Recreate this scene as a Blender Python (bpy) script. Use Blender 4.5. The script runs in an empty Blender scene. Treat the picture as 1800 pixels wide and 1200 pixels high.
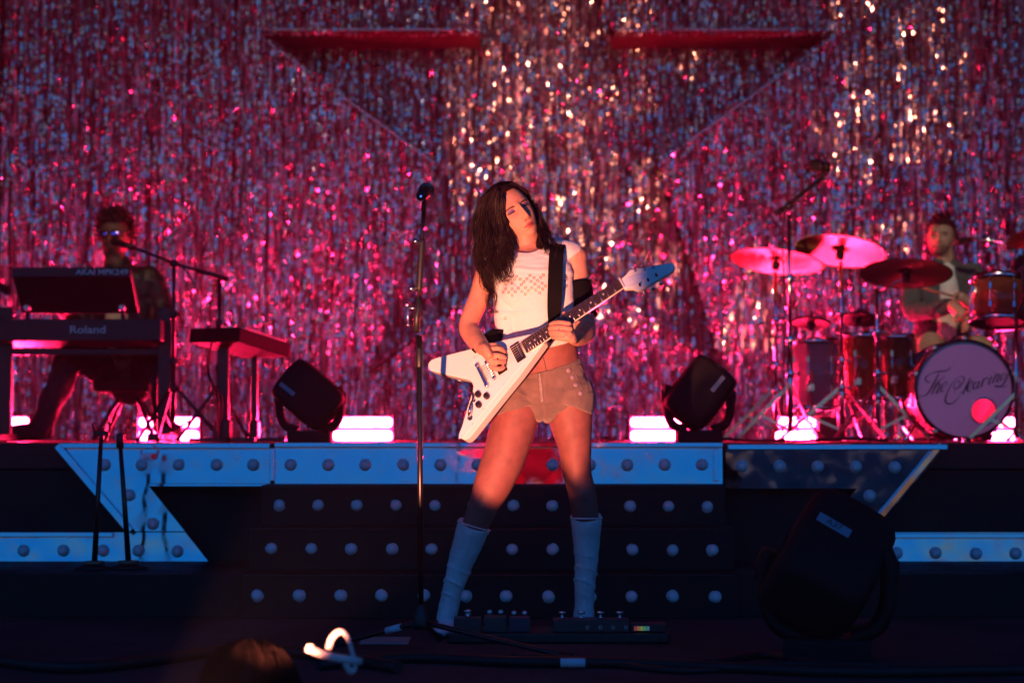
import bpy, bmesh, math, random
import numpy as np
from mathutils import Vector, Matrix, Quaternion, noise

# ------------------------------------------------------------------ camera, sky, lamps, exposure
scene = bpy.context.scene
C = scene.collection
PI = math.pi
R = math.radians
FPX = 3500.0                       # focal length in photograph pixels (1800 wide) -> 70 mm lens
CAM_H = 0.74                       # lens height above the stage floor
TILT = math.atan(165 / FPX)
cam_d = bpy.data.cameras.new('camera')
cam = bpy.data.objects.new('camera', cam_d); C.objects.link(cam)
cam.location = (0, 0, CAM_H); cam.rotation_euler = (PI / 2 + TILT, 0, 0)
cam_d.sensor_width = 36; cam_d.lens = 36 * FPX / 1800
cam_d.clip_start = 0.05; cam_d.clip_end = 6000
cam_d.dof.use_dof = True; cam_d.dof.focus_distance = 7.3; cam_d.dof.aperture_fstop = 2.2
scene.camera = cam

world = bpy.data.worlds.new('World'); scene.world = world; world.use_nodes = True
wn = world.node_tree; wn.nodes.clear()
sky = wn.nodes.new('ShaderNodeTexSky'); sky.sky_type = 'NISHITA'; sky.sun_disc = False
sky.sun_elevation = R(2.0); sky.sun_rotation = R(0); sky.air_density = 1.0; sky.dust_density = 0.0; sky.ozone_density = 6.8
bg = wn.nodes.new('ShaderNodeBackground'); bg.inputs['Strength'].default_value = 0.062
wo = wn.nodes.new('ShaderNodeOutputWorld')
wn.links.new(sky.outputs[0], bg.inputs[0]); wn.links.new(bg.outputs[0], wo.inputs[0])

vs = scene.view_settings
vs.view_transform = 'Standard'; vs.look = 'None'; vs.exposure = 3.0; vs.gamma = 1.0; vs.use_curve_mapping = False
scene.cycles.use_denoising = True
scene.cycles.max_bounces = 6; scene.cycles.glossy_bounces = 3; scene.cycles.diffuse_bounces = 2
scene.cycles.sample_clamp_indirect = 6.0
scene.cycles.caustics_reflective = False

def spot(name, loc, target, power, color, half_deg, blend, radius):
    l = bpy.data.lights.new(name, 'SPOT'); l.energy = power; l.color = color
    l.spot_size = R(half_deg * 2); l.spot_blend = blend; l.shadow_soft_size = radius
    o = bpy.data.objects.new(name, l); C.objects.link(o); o.location = loc
    o.rotation_euler = (Vector(target) - Vector(loc)).to_track_quat('-Z', 'Y').to_euler()
    return o

# the follow spot in the pit that rims the singer in a hard round beam
spot('follow_spot', (-0.78, 3.9, 0.06), (-0.07, 7.3, 1.07), 215, (1.0, 0.31, 0.175), 10.2, 0.30, 0.015)
# warm profile spots on the front truss, thrown over the singer onto the curtain
spot('truss_spot', (-1.6, 6.3, 5.2), (-0.9, 13.6, 2.6), 1.6, (1.0, 0.72, 0.55), 13.0, 0.8, 0.05)
spot('truss_spot', (1.6, 6.3, 5.2), (0.8, 13.6, 2.6), 0.9, (1.0, 0.72, 0.55), 13.0, 0.8, 0.05)

# dim amber specials on the drummer and the keyboard player
spot('drum_special', (1.3, 6.3, 5.0), (2.62, 11.2, 1.60), 80, (1.0, 0.82, 0.55), 6.0, 0.6, 0.05)
spot('keys_special', (-1.4, 6.3, 5.0), (-2.2, 11.0, 1.7), 42, (1.0, 0.62, 0.28), 4.0, 0.6, 0.05)

spot('red_wash', (0.2, 6.3, 5.0), (2.35, 10.6, 1.0), 34, (1.0, 0.10, 0.22), 8.0, 0.5, 0.08)

# ------------------------------------------------------------------ helpers
def W(px, py, Y):
    """a point of the photograph (1800x1200 px) taken at depth Y metres in front of the lens"""
    u = (px - 900) / FPX; v = (600 - py) / FPX
    f = math.cos(TILT) - v * math.sin(TILT)
    return Vector((u * Y / f, Y, CAM_H + Y * (v * math.cos(TILT) + math.sin(TILT)) / f))

def S(px, Y):
    return px * Y / FPX

def mat(name, color, rough=0.5, metal=0.0, spec=0.5, bump=0.0, bscale=60.0, var=0.0, vscale=8.0, emit=None, estr=0.0, **kw):
    m = bpy.data.materials.get(name)
    if m: return m
    m = bpy.data.materials.new(name); m.use_nodes = True
    nt = m.node_tree; p = nt.nodes['Principled BSDF']
    p.inputs['Base Color'].default_value = (*color, 1)
    p.inputs['Roughness'].default_value = rough; p.inputs['Metallic'].default_value = metal
    p.inputs['Specular IOR Level'].default_value = spec
    for k, v in kw.items():
        p.inputs[k.replace('_', ' ')].default_value = v
    if emit:
        p.inputs['Emission Color'].default_value = (*emit, 1); p.inputs['Emission Strength'].default_value = estr
    tc = None
    if var or bump:
        tc = nt.nodes.new('ShaderNodeTexCoord')
    if var:
        n = nt.nodes.new('ShaderNodeTexNoise'); n.inputs['Scale'].default_value = vscale; n.inputs['Detail'].default_value = 5
        nt.links.new(tc.outputs['Object'], n.inputs['Vector'])
        r = nt.nodes.new('ShaderNodeMapRange'); r.inputs['From Min'].default_value = 0.3; r.inputs['From Max'].default_value = 0.7
        r.inputs['To Min'].default_value = 1 - var; r.inputs['To Max'].default_value = 1 + var
        nt.links.new(n.outputs['Fac'], r.inputs['Value'])
        mx = nt.nodes.new('ShaderNodeMix'); mx.data_type = 'RGBA'; mx.blend_type = 'MULTIPLY'; mx.inputs[0].default_value = 1
        mx.inputs[6].default_value = (*color, 1); nt.links.new(r.outputs[0], mx.inputs[7])
        nt.links.new(mx.outputs[2], p.inputs['Base Color'])
        r2 = nt.nodes.new('ShaderNodeMapRange'); r2.inputs['From Min'].default_value = 0.3; r2.inputs['From Max'].default_value = 0.7
        r2.inputs['To Min'].default_value = max(0.02, rough - 0.12); r2.inputs['To Max'].default_value = min(1, rough + 0.12)
        nt.links.new(n.outputs['Fac'], r2.inputs['Value']); nt.links.new(r2.outputs[0], p.inputs['Roughness'])
    if bump:
        n = nt.nodes.new('ShaderNodeTexNoise'); n.inputs['Scale'].default_value = bscale; n.inputs['Detail'].default_value = 4
        nt.links.new(tc.outputs['Object'], n.inputs['Vector'])
        b = nt.nodes.new('ShaderNodeBump'); b.inputs['Strength'].default_value = bump; b.inputs['Distance'].default_value = 0.01
        nt.links.new(n.outputs['Fac'], b.inputs['Height']); nt.links.new(b.outputs[0], p.inputs['Normal'])
    return m

def link(o, parent=None):
    C.objects.link(o)
    if parent is not None: o.parent = parent
    return o

def tag(o, label, cat, group=None):
    o['label'] = label; o['category'] = cat
    if group: o['group'] = group
    return o

def thing(name, label, cat, loc=(0, 0, 0), group=None):
    o = bpy.data.objects.new(name, None); o.location = loc; link(o)
    o.empty_display_size = 0.1
    return tag(o, label, cat, group)

class MB:
    """collects shapes (world coordinates) into one mesh"""
    def __init__(s): s.v = []; s.f = []; s.sm = []
    def add(s, vs_, fs, smooth=False):
        b = len(s.v); s.v += [tuple(p) for p in vs_]; s.f += [tuple(i + b for i in f) for f in fs]; s.sm += [smooth] * len(fs)
        return s
    def box(s, c, size, rot=None, bevel=0.0):
        hx, hy, hz = size[0] / 2, size[1] / 2, size[2] / 2
        M = rot if rot is not None else Matrix.Identity(3)
        c = Vector(c)
        if bevel <= 0:
            P = [Vector((x, y, z)) for x in (-hx, hx) for y in (-hy, hy) for z in (-hz, hz)]
            F = [(0, 1, 3, 2), (4, 6, 7, 5), (0, 4, 5, 1), (2, 3, 7, 6), (0, 2, 6, 4), (1, 5, 7, 3)]
            return s.add([c + M @ p for p in P], F)
        bm = bmesh.new(); bmesh.ops.create_cube(bm, size=1)
        for v in bm.verts: v.co = Vector((v.co.x * size[0], v.co.y * size[1], v.co.z * size[2]))
        bmesh.ops.bevel(bm, geom=bm.edges[:], offset=bevel, segments=2, affect='EDGES', profile=0.5)
        bm.verts.index_update()
        s.add([c + M @ v.co for v in bm.verts], [[v.index for v in f.verts] for f in bm.faces]); bm.free()
        return s
    def prism(s, poly, fn, t, bevel=0):
        """poly: 2D outline; fn(a,b,d) -> point; extruded from d=0 to d=t"""
        n = len(poly)
        P = [fn(a, b, 0) for a, b in poly] + [fn(a, b, t) for a, b in poly]
        F = [tuple(range(n)), tuple(range(2 * n - 1, n - 1, -1))] + [(i, i + n, (i + 1) % n + n, (i + 1) % n) for i in range(n)]
        return s.add(P, F)
    def tube(s, pts, rad, n=10, cap=True, flat=None, up=None):
        """round or elliptical tube: rad is a number, list of numbers or list of (ra, rb)"""
        pts = [Vector(p) for p in pts]; k = len(pts)
        if not isinstance(rad, (list, tuple)): rad = [rad] * k
        rad = [(r, r) if not isinstance(r, (list, tuple)) else r for r in rad]
        T = []
        for i in range(k):
            t = pts[min(i + 1, k - 1)] - pts[max(i - 1, 0)]
            T.append(t.normalized() if t.length > 1e-9 else Vector((0, 0, 1)))
        a = Vector(up) if up is not None else (Vector((1, 0, 0)) if abs(T[0].x) < 0.9 else Vector((0, 1, 0)))
        V = []
        for i in range(k):
            a = (a - T[i] * a.dot(T[i]))
            if a.length < 1e-6: a = T[i].orthogonal()
            a.normalize(); b = T[i].cross(a)
            for j in range(n):
                th = 2 * PI * j / n
                V.append(pts[i] + a * (rad[i][0] * math.cos(th)) + b * (rad[i][1] * math.sin(th)))
        F = [(i * n + j, i * n + (j + 1) % n, (i + 1) * n + (j + 1) % n, (i + 1) * n + j) for i in range(k - 1) for j in range(n)]
        b0 = len(s.v); s.add(V, F, True)
        if cap:
            s.f.append(tuple(b0 + j for j in range(n - 1, -1, -1))); s.sm.append(False)
            s.f.append(tuple(b0 + (k - 1) * n + j for j in range(n))); s.sm.append(False)
        return s
    def lathe(s, c, axis, prof, n=24, cap=True):
        """prof: list of (radius, distance along axis)"""
        c = Vector(c); ax = Vector(axis).normalized(); a = ax.orthogonal().normalized(); b = ax.cross(a)
        V = []; k = len(prof)
        for r, d in prof:
            for j in range(n):
                th = 2 * PI * j / n
                V.append(c + ax * d + a * (r * math.cos(th)) + b * (r * math.sin(th)))
        F = [(i * n + j, i * n + (j + 1) % n, (i + 1) * n + (j + 1) % n, (i + 1) * n + j) for i in range(k - 1) for j in range(n)]
        b0 = len(s.v); s.add(V, F, True)
        if cap:
            s.f.append(tuple(b0 + j for j in range(n - 1, -1, -1))); s.sm.append(False)
            s.f.append(tuple(b0 + (k - 1) * n + j for j in range(n))); s.sm.append(False)
        return s
    def ball(s, c, r, seg=14, ring=9, M=None):
        c = Vector(c); r = (r, r, r) if not isinstance(r, (tuple, list)) else r
        M = M if M is not None else Matrix.Identity(3)
        V = [c + M @ Vector((0, 0, r[2]))]
        for i in range(1, ring):
            ph = PI * i / ring
            for j in range(seg):
                th = 2 * PI * j / seg
                V.append(c + M @ Vector((r[0] * math.sin(ph) * math.cos(th), r[1] * math.sin(ph) * math.sin(th), r[2] * math.cos(ph))))
        V.append(c + M @ Vector((0, 0, -r[2])))
        F = [(0, 1 + j, 1 + (j + 1) % seg) for j in range(seg)]
        for i in range(ring - 2):
            for j in range(seg):
                F.append((1 + i * seg + j, 1 + (i + 1) * seg + j, 1 + (i + 1) * seg + (j + 1) % seg, 1 + i * seg + (j + 1) % seg))
        L = len(V) - 1; o = 1 + (ring - 2) * seg
        F += [(L, o + (j + 1) % seg, o + j) for j in range(seg)]
        return s.add(V, F, True)
    def torus(s, c, axis, r, t, n=28, m=8):
        c = Vector(c); ax = Vector(axis).normalized(); a = ax.orthogonal().normalized(); b = ax.cross(a)
        V = []
        for i in range(n):
            th = 2 * PI * i / n; d = a * math.cos(th) + b * math.sin(th)
            for j in range(m):
                ph = 2 * PI * j / m
                V.append(c + d * (r + t * math.cos(ph)) + ax * (t * math.sin(ph)))
        F = [(i * m + j, ((i + 1) % n) * m + j, ((i + 1) % n) * m + (j + 1) % m, i * m + (j + 1) % m) for i in range(n) for j in range(m)]
        return s.add(V, F, True)
    def mesh(s, name, m):
        me = bpy.data.meshes.new(name); me.from_pydata(s.v, [], s.f); me.materials.append(m)
        me.polygons.foreach_set('use_smooth', s.sm); me.update()
        return me
    def build(s, name, m, parent=None, base=None, fix=True):
        """base: origin for the object (world); geometry is given in world coordinates"""
        if base is None and parent is None:
            base = (0, 0, 0)
            if s.v:
                A = np.array(s.v); base = (A[:, 0].mean(), A[:, 1].mean(), A[:, 2].min())
        if base is not None:
            b = Vector(base); s.v = [(x - b.x, y - b.y, z - b.z) for x, y, z in s.v]
        elif parent is not None:
            b = world_loc(parent); s.v = [(x - b.x, y - b.y, z - b.z) for x, y, z in s.v]
        me = s.mesh(name, m)
        if fix:
            bm = bmesh.new(); bm.from_mesh(me); bmesh.ops.recalc_face_normals(bm, faces=bm.faces); bm.to_mesh(me); bm.free()
        o = bpy.data.objects.new(name, me); link(o, parent)
        if parent is None: o.location = base
        return o

def world_loc(o):
    p = Vector((0, 0, 0))
    while o is not None: p += Vector(o.location); o = o.parent
    return p

def structure(o): o['kind'] = 'structure'; return o

def catmull(pts, per=6):
    P = [np.array(p, float) for p in pts]; P = [2 * P[0] - P[1]] + P + [2 * P[-1] - P[-2]]
    out = []
    for i in range(1, len(P) - 2):
        p0, p1, p2, p3 = P[i - 1:i + 3]
        for k in range(per):
            t = k / per
            out.append(0.5 * ((2 * p1) + (-p0 + p2) * t + (2 * p0 - 5 * p1 + 4 * p2 - p3) * t * t + (-p0 + 3 * p1 - 3 * p2 + p3) * t ** 3))
    out.append(P[-2]); return out

# ------------------------------------------------------------------ materials
M_FLOOR = mat('stage_floor_paint', (0.070, 0.048, 0.050), 0.85, bump=0.25, bscale=30, var=0.35, vscale=3, spec=0.05)
M_BLACK = mat('black_plywood_paint', (0.010, 0.008, 0.009), 0.55, bump=0.15, bscale=45, var=0.3, vscale=5, spec=0.25)
M_DECK = mat('black_deck', (0.012, 0.010, 0.011), 0.5, bump=0.2, bscale=80, spec=0.3)
M_METALB = mat('black_powder_coat', (0.012, 0.011, 0.012), 0.38, bump=0.08, bscale=300, spec=0.5)
M_PLAST = mat('black_plastic', (0.014, 0.012, 0.013), 0.42, bump=0.1, bscale=220, spec=0.45)
M_CHROME = mat('chrome', (0.72, 0.73, 0.76), 0.16, 1.0)
M_STEEL = mat('brushed_steel', (0.55, 0.56, 0.58), 0.3, 1.0)
M_RUBBER = mat('black_rubber', (0.012, 0.011, 0.011), 0.75, spec=0.3)
M_CABLE = mat('black_cable', (0.012, 0.010, 0.011), 0.55, spec=0.35)
M_BULB = mat('frosted_bulb_glass', (0.72, 0.74, 0.78), 0.32, spec=0.6, bump=0.3, bscale=260)
M_DRAPE = mat('black_drape', (0.012, 0.010, 0.012), 0.9, spec=0.1)
M_TAPE = mat('pale_tape', (0.55, 0.60, 0.66), 0.6)
def mirror_mat(name='mirrored_acrylic', wavy=0.35):
    m = mat(name, (0.78, 0.52, 0.56), 0.06, 1.0)
    nt = m.node_tree; p = nt.nodes['Principled BSDF']
    tc = nt.nodes.new('ShaderNodeTexCoord'); n = nt.nodes.new('ShaderNodeTexNoise')
    n.inputs['Scale'].default_value = 3.2; n.inputs['Detail'].default_value = 2.0
    b = nt.nodes.new('ShaderNodeBump'); b.inputs['Strength'].default_value = wavy; b.inputs['Distance'].default_value = 0.012
    nt.links.new(tc.outputs['Object'], n.inputs['Vector']); nt.links.new(n.outputs['Fac'], b.inputs['Height']); nt.links.new(b.outputs[0], p.inputs['Normal'])
    # scuffs and fingerprints
    s = nt.nodes.new('ShaderNodeTexNoise'); s.inputs['Scale'].default_value = 14; s.inputs['Detail'].default_value = 6
    r = nt.nodes.new('ShaderNodeMapRange'); r.inputs['From Min'].default_value = 0.45; r.inputs['From Max'].default_value = 0.75
    r.inputs['To Min'].default_value = 0.05; r.inputs['To Max'].default_value = 0.30
    nt.links.new(tc.outputs['Object'], s.inputs['Vector']); nt.links.new(s.outputs['Fac'], r.inputs['Value']); nt.links.new(r.outputs[0], p.inputs['Roughness'])
    return m
M_MIRROR = mirror_mat(); M_MIRRORW = mirror_mat('buckled_mirrored_acrylic', 1.0)
M_TINSEL = mat('silver_tinsel_foil', (0.80, 0.78, 0.80), 0.17, 1.0)
M_TINSEL2 = mat('dull_tinsel_underlayer', (0.60, 0.58, 0.66), 0.42, 1.0)
LED_COL = (1.0, 0.010, 0.074)
M_LED = mat('red_led_tube', (0.8, 0.7, 0.7), 0.4, emit=LED_COL, estr=190.0)
# ------------------------------------------------------------------ the setting: ground, stage; unseen roof and walls added to block the sky
structure(MB().box((0, -5, -1.55), (90, 80, 0.1)).build('ground', mat('dusk_ground', (0.03, 0.03, 0.028), 0.9, var=0.4, vscale=0.4)))
structure(MB().box((0, 11.05, -0.75), (14, 10.1, 1.5)).build('stage_floor', M_FLOOR))
structure(MB().box((0, 10.6, 5.6), (15, 10.6, 0.25)).build('roof_sky_block', M_DRAPE))  # out of view, added to keep overhead sky light off the deck
structure(MB().box((-5.6, 11.6, 2.8), (0.1, 8.4, 5.6)).build('wall_left_sky_block', M_DRAPE))  # unseen side walls, added to block sky and give the tinsel dark reflections
structure(MB().box((5.6, 11.6, 2.8), (0.1, 8.4, 5.6)).build('wall_right_sky_block', M_DRAPE))
structure(MB().box((0, 15.6, 2.8), (11.3, 0.1, 5.6)).build('wall_back_sky_block', M_DRAPE))  # hidden behind the curtain, added to block sky from behind
# metal lip along the stage edge
structure(MB().box((0, 5.985, -0.028), (13.9, 0.03, 0.05), bevel=0.006).build('stage_edge_trim', mat('edge_trim', (0.35, 0.37, 0.4), 0.35, 0.9)))

# ------------------------------------------------------------------ riser with mirrored fascia, and the stairs
DECK_Z = 0.706
riser = thing('stage_riser', 'black raised band platform with mirrored fascia strips and round bulbs', 'riser', (0, 9.0, 0))
MB().box((0, 12.39, DECK_Z - 0.06), (11.0, 6.60, 0.118), bevel=0.004).build('deck', M_DECK, riser)
MB().box((0, 9.13, 0.29), (11.0, 0.05, 0.58)).build('fascia_board', M_BLACK, riser)
MB().box((0, 8.58, 0.0875), (10.9, 0.85, 0.175), bevel=0.004).build('plinth', M_BLACK, riser)

bulb_me = None
def bulb(p, parent, r=0.0245):
    global bulb_me
    if bulb_me is None:
        b = MB().ball((0, -0.014, 0), (1, 0.9, 1), 20, 12); b.v = [(x * r, y * r, z * r) if True else 0 for x, y, z in b.v]
        b.torus((0, 0.004, 0), (0, 1, 0), r * 1.02, r * 0.14, 20, 6)
        bulb_me = b.mesh('bulb', M_BULB)
    o = bpy.data.objects.new('bulb', bulb_me); link(o, parent)
    o.location = Vector(p) - world_loc(parent)
    o.rotation_euler = (random.uniform(-.15, .15), random.uniform(0, 6), random.uniform(-.15, .15))
    return o

random.seed(5)
FY = 8.985                                   # fascia plane
LEAN = 0.10
def fpt(px, py, d=0.0, Y=FY, lean=LEAN):
    p = W(px, py, Y); return Vector((p.x, Y + (p.z - 0.35) * lean - d, p.z))

def fascia(poly, bulbs, name, Y=FY, lips=(), lean=LEAN, m_=None):
    m_ = m_ or M_MIRROR; fpt = lambda a_, b_, d_=0.0, Y_=FY: globals()['fpt'](a_, b_, d_, Y_, lean)
    n = len(poly)
    front = [fpt(a, b, 0.0, Y) for a, b in poly]
    back = [fpt(a, b, -0.022, Y) for a, b in poly]
    m = MB().add(front + back, [tuple(range(n)), tuple(range(2 * n - 1, n - 1, -1))] + [(i, i + n, (i + 1) % n + n, (i + 1) % n) for i in range(n)])
    o = m.build(name, m_, riser)
    for i, (a, b, wd) in enumerate(lips):
        # a lip: a thin mirrored channel standing proud along an edge
        A = fpt(*a, 0, Y); B = fpt(*b, 0, Y); d = (B - A).normalized(); nrm = Vector((0, -1, LEAN)).normalized(); side = d.cross(nrm).normalized()
        if side.z > 0 and abs(d.x) > 0.9: side = -side
        wdm = S(wd, Y)
        mid = (A + B) / 2 + side * (wdm / 2) + nrm * 0.014
        Mx = Matrix((d, nrm, side)).transposed()
        MB().box(mid, ((B - A).length, 0.026, wdm), Mx, 0.003).build('trim', M_MIRROR, o)
    for (a, b) in bulbs:
        bulb(fpt(a, b, 0.006, Y), o)
    return o

fascia([(104, 779), (474, 779), (474, 856), (262, 856), (325, 933), (238, 933)], [(183, 817), (248, 817), (313, 817), (379, 817), (444, 817), (226, 870), (269, 920)],
       'mirror_panel', lips=[((104, 779), (474, 779), 10), ((104, 779), (236, 930), 13), ((262, 850), (474, 850), 6)])
fascia([(-40, 935), (326, 935), (384, 1006), (-40, 1006)], [(42, 967), (112, 967), (182, 967), (245, 967), (313, 968), (-26, 967)], 'mirror_panel', lips=[((-40, 935), (200, 935), 9)], lean=.11, m_=M_MIRRORW, Y=9.03)
fascia([(482, 778), (1271, 778), (1271, 850), (482, 850)], [(510 + 65.9 * k, 817) for k in range(12)], 'mirror_panel', Y=8.94,
       lips=[((482, 778), (1271, 778), 9), ((482, 788), (482, 846), 8), ((1263, 788), (1263, 846), 8)])
fascia([(1506, 858), (1275, 858), (1275, 781), (1662, 781), (1537, 933), (1446, 933)], [(1304, 819), (1370, 819), (1437, 820), (1504, 820), (1572, 821), (1528, 871)],
       'mirror_panel', lips=[((1278, 781), (1662, 781), 10), ((1656, 784), (1540, 925), 11)], lean=-.045, m_=M_MIRRORW, Y=9.0)
fascia([(1840, 1009), (1385, 1009), (1445, 935), (1840, 935)], [(1575, 971), (1643, 971), (1714, 972), (1784, 972)], 'mirror_panel', lips=[((1540, 937), (1840, 937), 9)], lean=.10, m_=M_MIRRORW, Y=9.03)

stairs = thing('staircase', 'three black steps with rows of round bulbs below the mirrored strip', 'stairs', (0, 8.4, 0))
for (x0, x1, Y, z0, z1, by, xs, dx, cnt) in ((425, 1297, 8.10, 0, 0.180, 1045.5, 452, 73.1, 12), (437, 1290, 8.38, 0.176, 0.353, 963.5, 477, 70.55, 12), (459, 1275, 8.66, 0.349, 0.525, 887, 491, 68.4, 12)):
    A = W(x0, 900, Y).x; B = W(x1, 900, Y).x
    st = MB().box(((A + B) / 2, (Y + 8.93) / 2, (z0 + z1) / 2), (B - A, 8.93 - Y, z1 - z0), bevel=0.005).build('step', M_BLACK, stairs)
    MB().box(((A + B) / 2, Y - 0.002, z1 - 0.006), (B - A - 0.02, 0.012, 0.008), bevel=0.002).build('nosing', mat('step_nosing', (0.03, 0.028, 0.03), 0.35, 0.6), st)
    for k in range(cnt):
        bulb(W(xs + dx * k, by + k * 0.25, Y), st)

# ------------------------------------------------------------------ tinsel curtain with the sunken star
CY = 13.6; RY = 14.2
cur = thing('tinsel_curtain', 'tall glittering silver tinsel curtain with a big sunken star behind the band', 'curtain', (0, CY, 0))
def star(cx=961, cy=221, r=536, Y=CY):
    c = W(cx, cy, Y); rr = S(r, Y); pts = []
    for i in range(10):
        a = PI / 2 + i * PI / 5; q = rr if i % 2 == 0 else rr * 0.382
        pts.append((c.x + q * math.cos(a), c.z + q * math.sin(a)))
    return pts
STAR = star()
def in_star(x, z, pts=STAR):
    inside = np.zeros(np.shape(x), bool); n = len(pts)
    for i in range(n):
        x1, z1 = pts[i]; x2, z2 = pts[(i + 1) % n]
        if z1 == z2: continue
        cond = ((z1 > z) != (z2 > z)) & (x < (x2 - x1) * (z - z1) / (z2 - z1) + x1)
        inside ^= cond
    return inside

def strips(name, Y, x0, x1, z0, z1, dx, wid, seg, seed, keep, m=None, drop=0.02):
    """hanging foil ribbons: each column twists slowly, each short length is crinkled on its own"""
    rng = np.random.default_rng(seed)
    n = int((x1 - x0) / dx); k = int((z1 - z0) / seg)
    xc = np.linspace(x0, x1, n)[:, None] + rng.normal(0, dx * 0.5, (n, 1))
    zc = (z0 + np.arange(k + 1) * seg)[None, :] + rng.uniform(-seg, seg, (n, 1)) * 0.6
    # twist: slow wave + random walk
    walk = np.cumsum(rng.normal(0, 0.20, (n, k + 1)), axis=1); walk -= walk.mean(1, keepdims=True)
    jump = np.repeat(rng.normal(0, 0.55, (n, (k + 1) // 12 + 2)), 12, axis=1)[:, :k + 1]
    th = 0.42 * np.sin(walk) + jump * 0.6 + rng.normal(0, 0.22, (n, 1))
    sway = np.cumsum(rng.normal(0, 0.0022, (n, k + 1)), axis=1); sway -= sway.mean(1, keepdims=True)
    yo = rng.normal(0, 0.012, (n, 1)) + rng.normal(0, 0.142 * seg, (n, k + 1)) + 0.35 * sway
    # big soft folds of the hanging curtain
    yo = yo + 0.03 * np.sin(xc * 5.1 + 0.4 * np.sin(zc * 1.3)) + 0.02 * np.sin(xc * 13.7 + zc)
    xx = xc + 0.5 * sway
    w = wid * rng.uniform(0.6, 1.25, (n, 1))
    L = np.stack([xx - w / 2 * np.cos(th), Y + yo - w / 2 * np.sin(th), zc], -1)
    Rr = np.stack([xx + w / 2 * np.cos(th), Y + yo + w / 2 * np.sin(th), zc], -1)
    V = np.stack([L, Rr], 2).reshape(-1, 3)          # index = (i*(k+1)+j)*2 + s
    I, J = np.meshgrid(np.arange(n), np.arange(k), indexing='ij')
    mx = (xx[:, :-1] + xx[:, 1:]) / 2; mz = (zc[:, :-1] + zc[:, 1:]) / 2
    ok = keep(mx, mz) & (np.repeat(rng.random((n, k // 6 + 1)), 6, axis=1)[:, :k] > drop)
    I = I[ok]; J = J[ok]; b = (I * (k + 1) + J) * 2
    F = np.stack([b, b + 1, b + 3, b + 2], -1)
    used = np.unique(F); remap = -np.ones(len(V), int); remap[used] = np.arange(len(used))
    me = bpy.data.meshes.new(name); me.from_pydata(V[used].tolist(), [], remap[F].tolist()); me.materials.append(m or M_TINSEL)
    me.polygons.foreach_set('use_smooth', np.zeros(len(me.polygons), bool)); me.update()
    o = bpy.data.objects.new(name, me); link(o, cur); o.location = -Vector(cur.location); o['kind'] = 'stuff'
    return o
TOPZ = 4.35
strips('tinsel_strips', CY, -4.4, 4.4, DECK_Z + 0.01, TOPZ, 0.0080, 0.0118, 0.0165, 1, lambda x, z: ~in_star(x, z), None, .38)
strips('tinsel_strips', CY + 0.05, -4.4, 4.4, DECK_Z + 0.01, TOPZ, 0.013, 0.020, 0.04, 2, lambda x, z: ~in_star(x, z), M_TINSEL2)
sx = [p[0] for p in STAR]; sz = [p[1] for p in STAR]
STARB = star(r=575)
strips('tinsel_strips', RY, min(sx) - 0.1, max(sx) + 0.1, max(DECK_Z, min(sz)), TOPZ + 0.2, 0.0085, 0.0125, 0.018, 3, lambda x, z: in_star(x, z, STARB), None, .38)
strips('tinsel_strips', RY + 0.05, min(sx) - 0.1, max(sx) + 0.1, max(DECK_Z, min(sz)), TOPZ + 0.2, 0.013, 0.020, 0.04, 4, lambda x, z: in_star(x, z, STARB), M_TINSEL2)
M_CLOTH = mat('dark_red_backing_cloth', (0.05, 0.006, 0.010), 0.8, spec=0.2, bump=0.2, bscale=90)
MB().box((0, RY + 0.14, 2.6), (9.4, 0.03, 4.2)).build('backing_cloth', M_CLOTH, cur)
# the star's reveal: a deep cloth-covered edge and a foil-wrapped trim along the opening
M_FOIL = mat('crumpled_foil', (0.60, 0.58, 0.62), 0.25, 1.0, bump=0.5, bscale=55)
n = 10
for i in range(n):
    (xa, za), (xb, zb) = STAR[i], STAR[(i + 1) % n]
    if min(za, zb) > TOPZ: continue
    A = Vector((xa, CY + 0.02, za)); B = Vector((xb, CY + 0.02, zb)); d = (B - A); Ln = d.length; d.normalize()
    out = Vector((d.z, 0, -d.x))
    if (Vector(((xa + xb) / 2, 0, (za + zb) / 2)) + out * 0.05 - Vector((W(961, 221, CY).x, 0, W(961, 221, CY).z))).length < (Vector(((xa + xb) / 2, 0, (za + zb) / 2)) - Vector((W(961, 221, CY).x, 0, W(961, 221, CY).z))).length: out = -out
    if abs(d.z) > .9: continue
    Mx = Matrix((d, Vector((0, 1, 0)), out)).transposed()
    MB().box((A + B) / 2 + Vector((0, 0.29, 0)) + out * 0.012, (Ln, 0.60, 0.02), Mx).build('star_reveal', M_CLOTH if abs(d.z) < .1 else M_DRAPE, cur)
    if abs(d.z) > .9 or (za + zb) / 2 < W(961, 221, CY).z: continue
    MB().box((A + B) / 2 + Vector((0, -0.03, 0)) + out * 0.02, (Ln, 0.010, 0.016 if abs(d.z) < .9 else .008), Mx, 0.003).build('star_trim', M_FOIL, cur)

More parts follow.
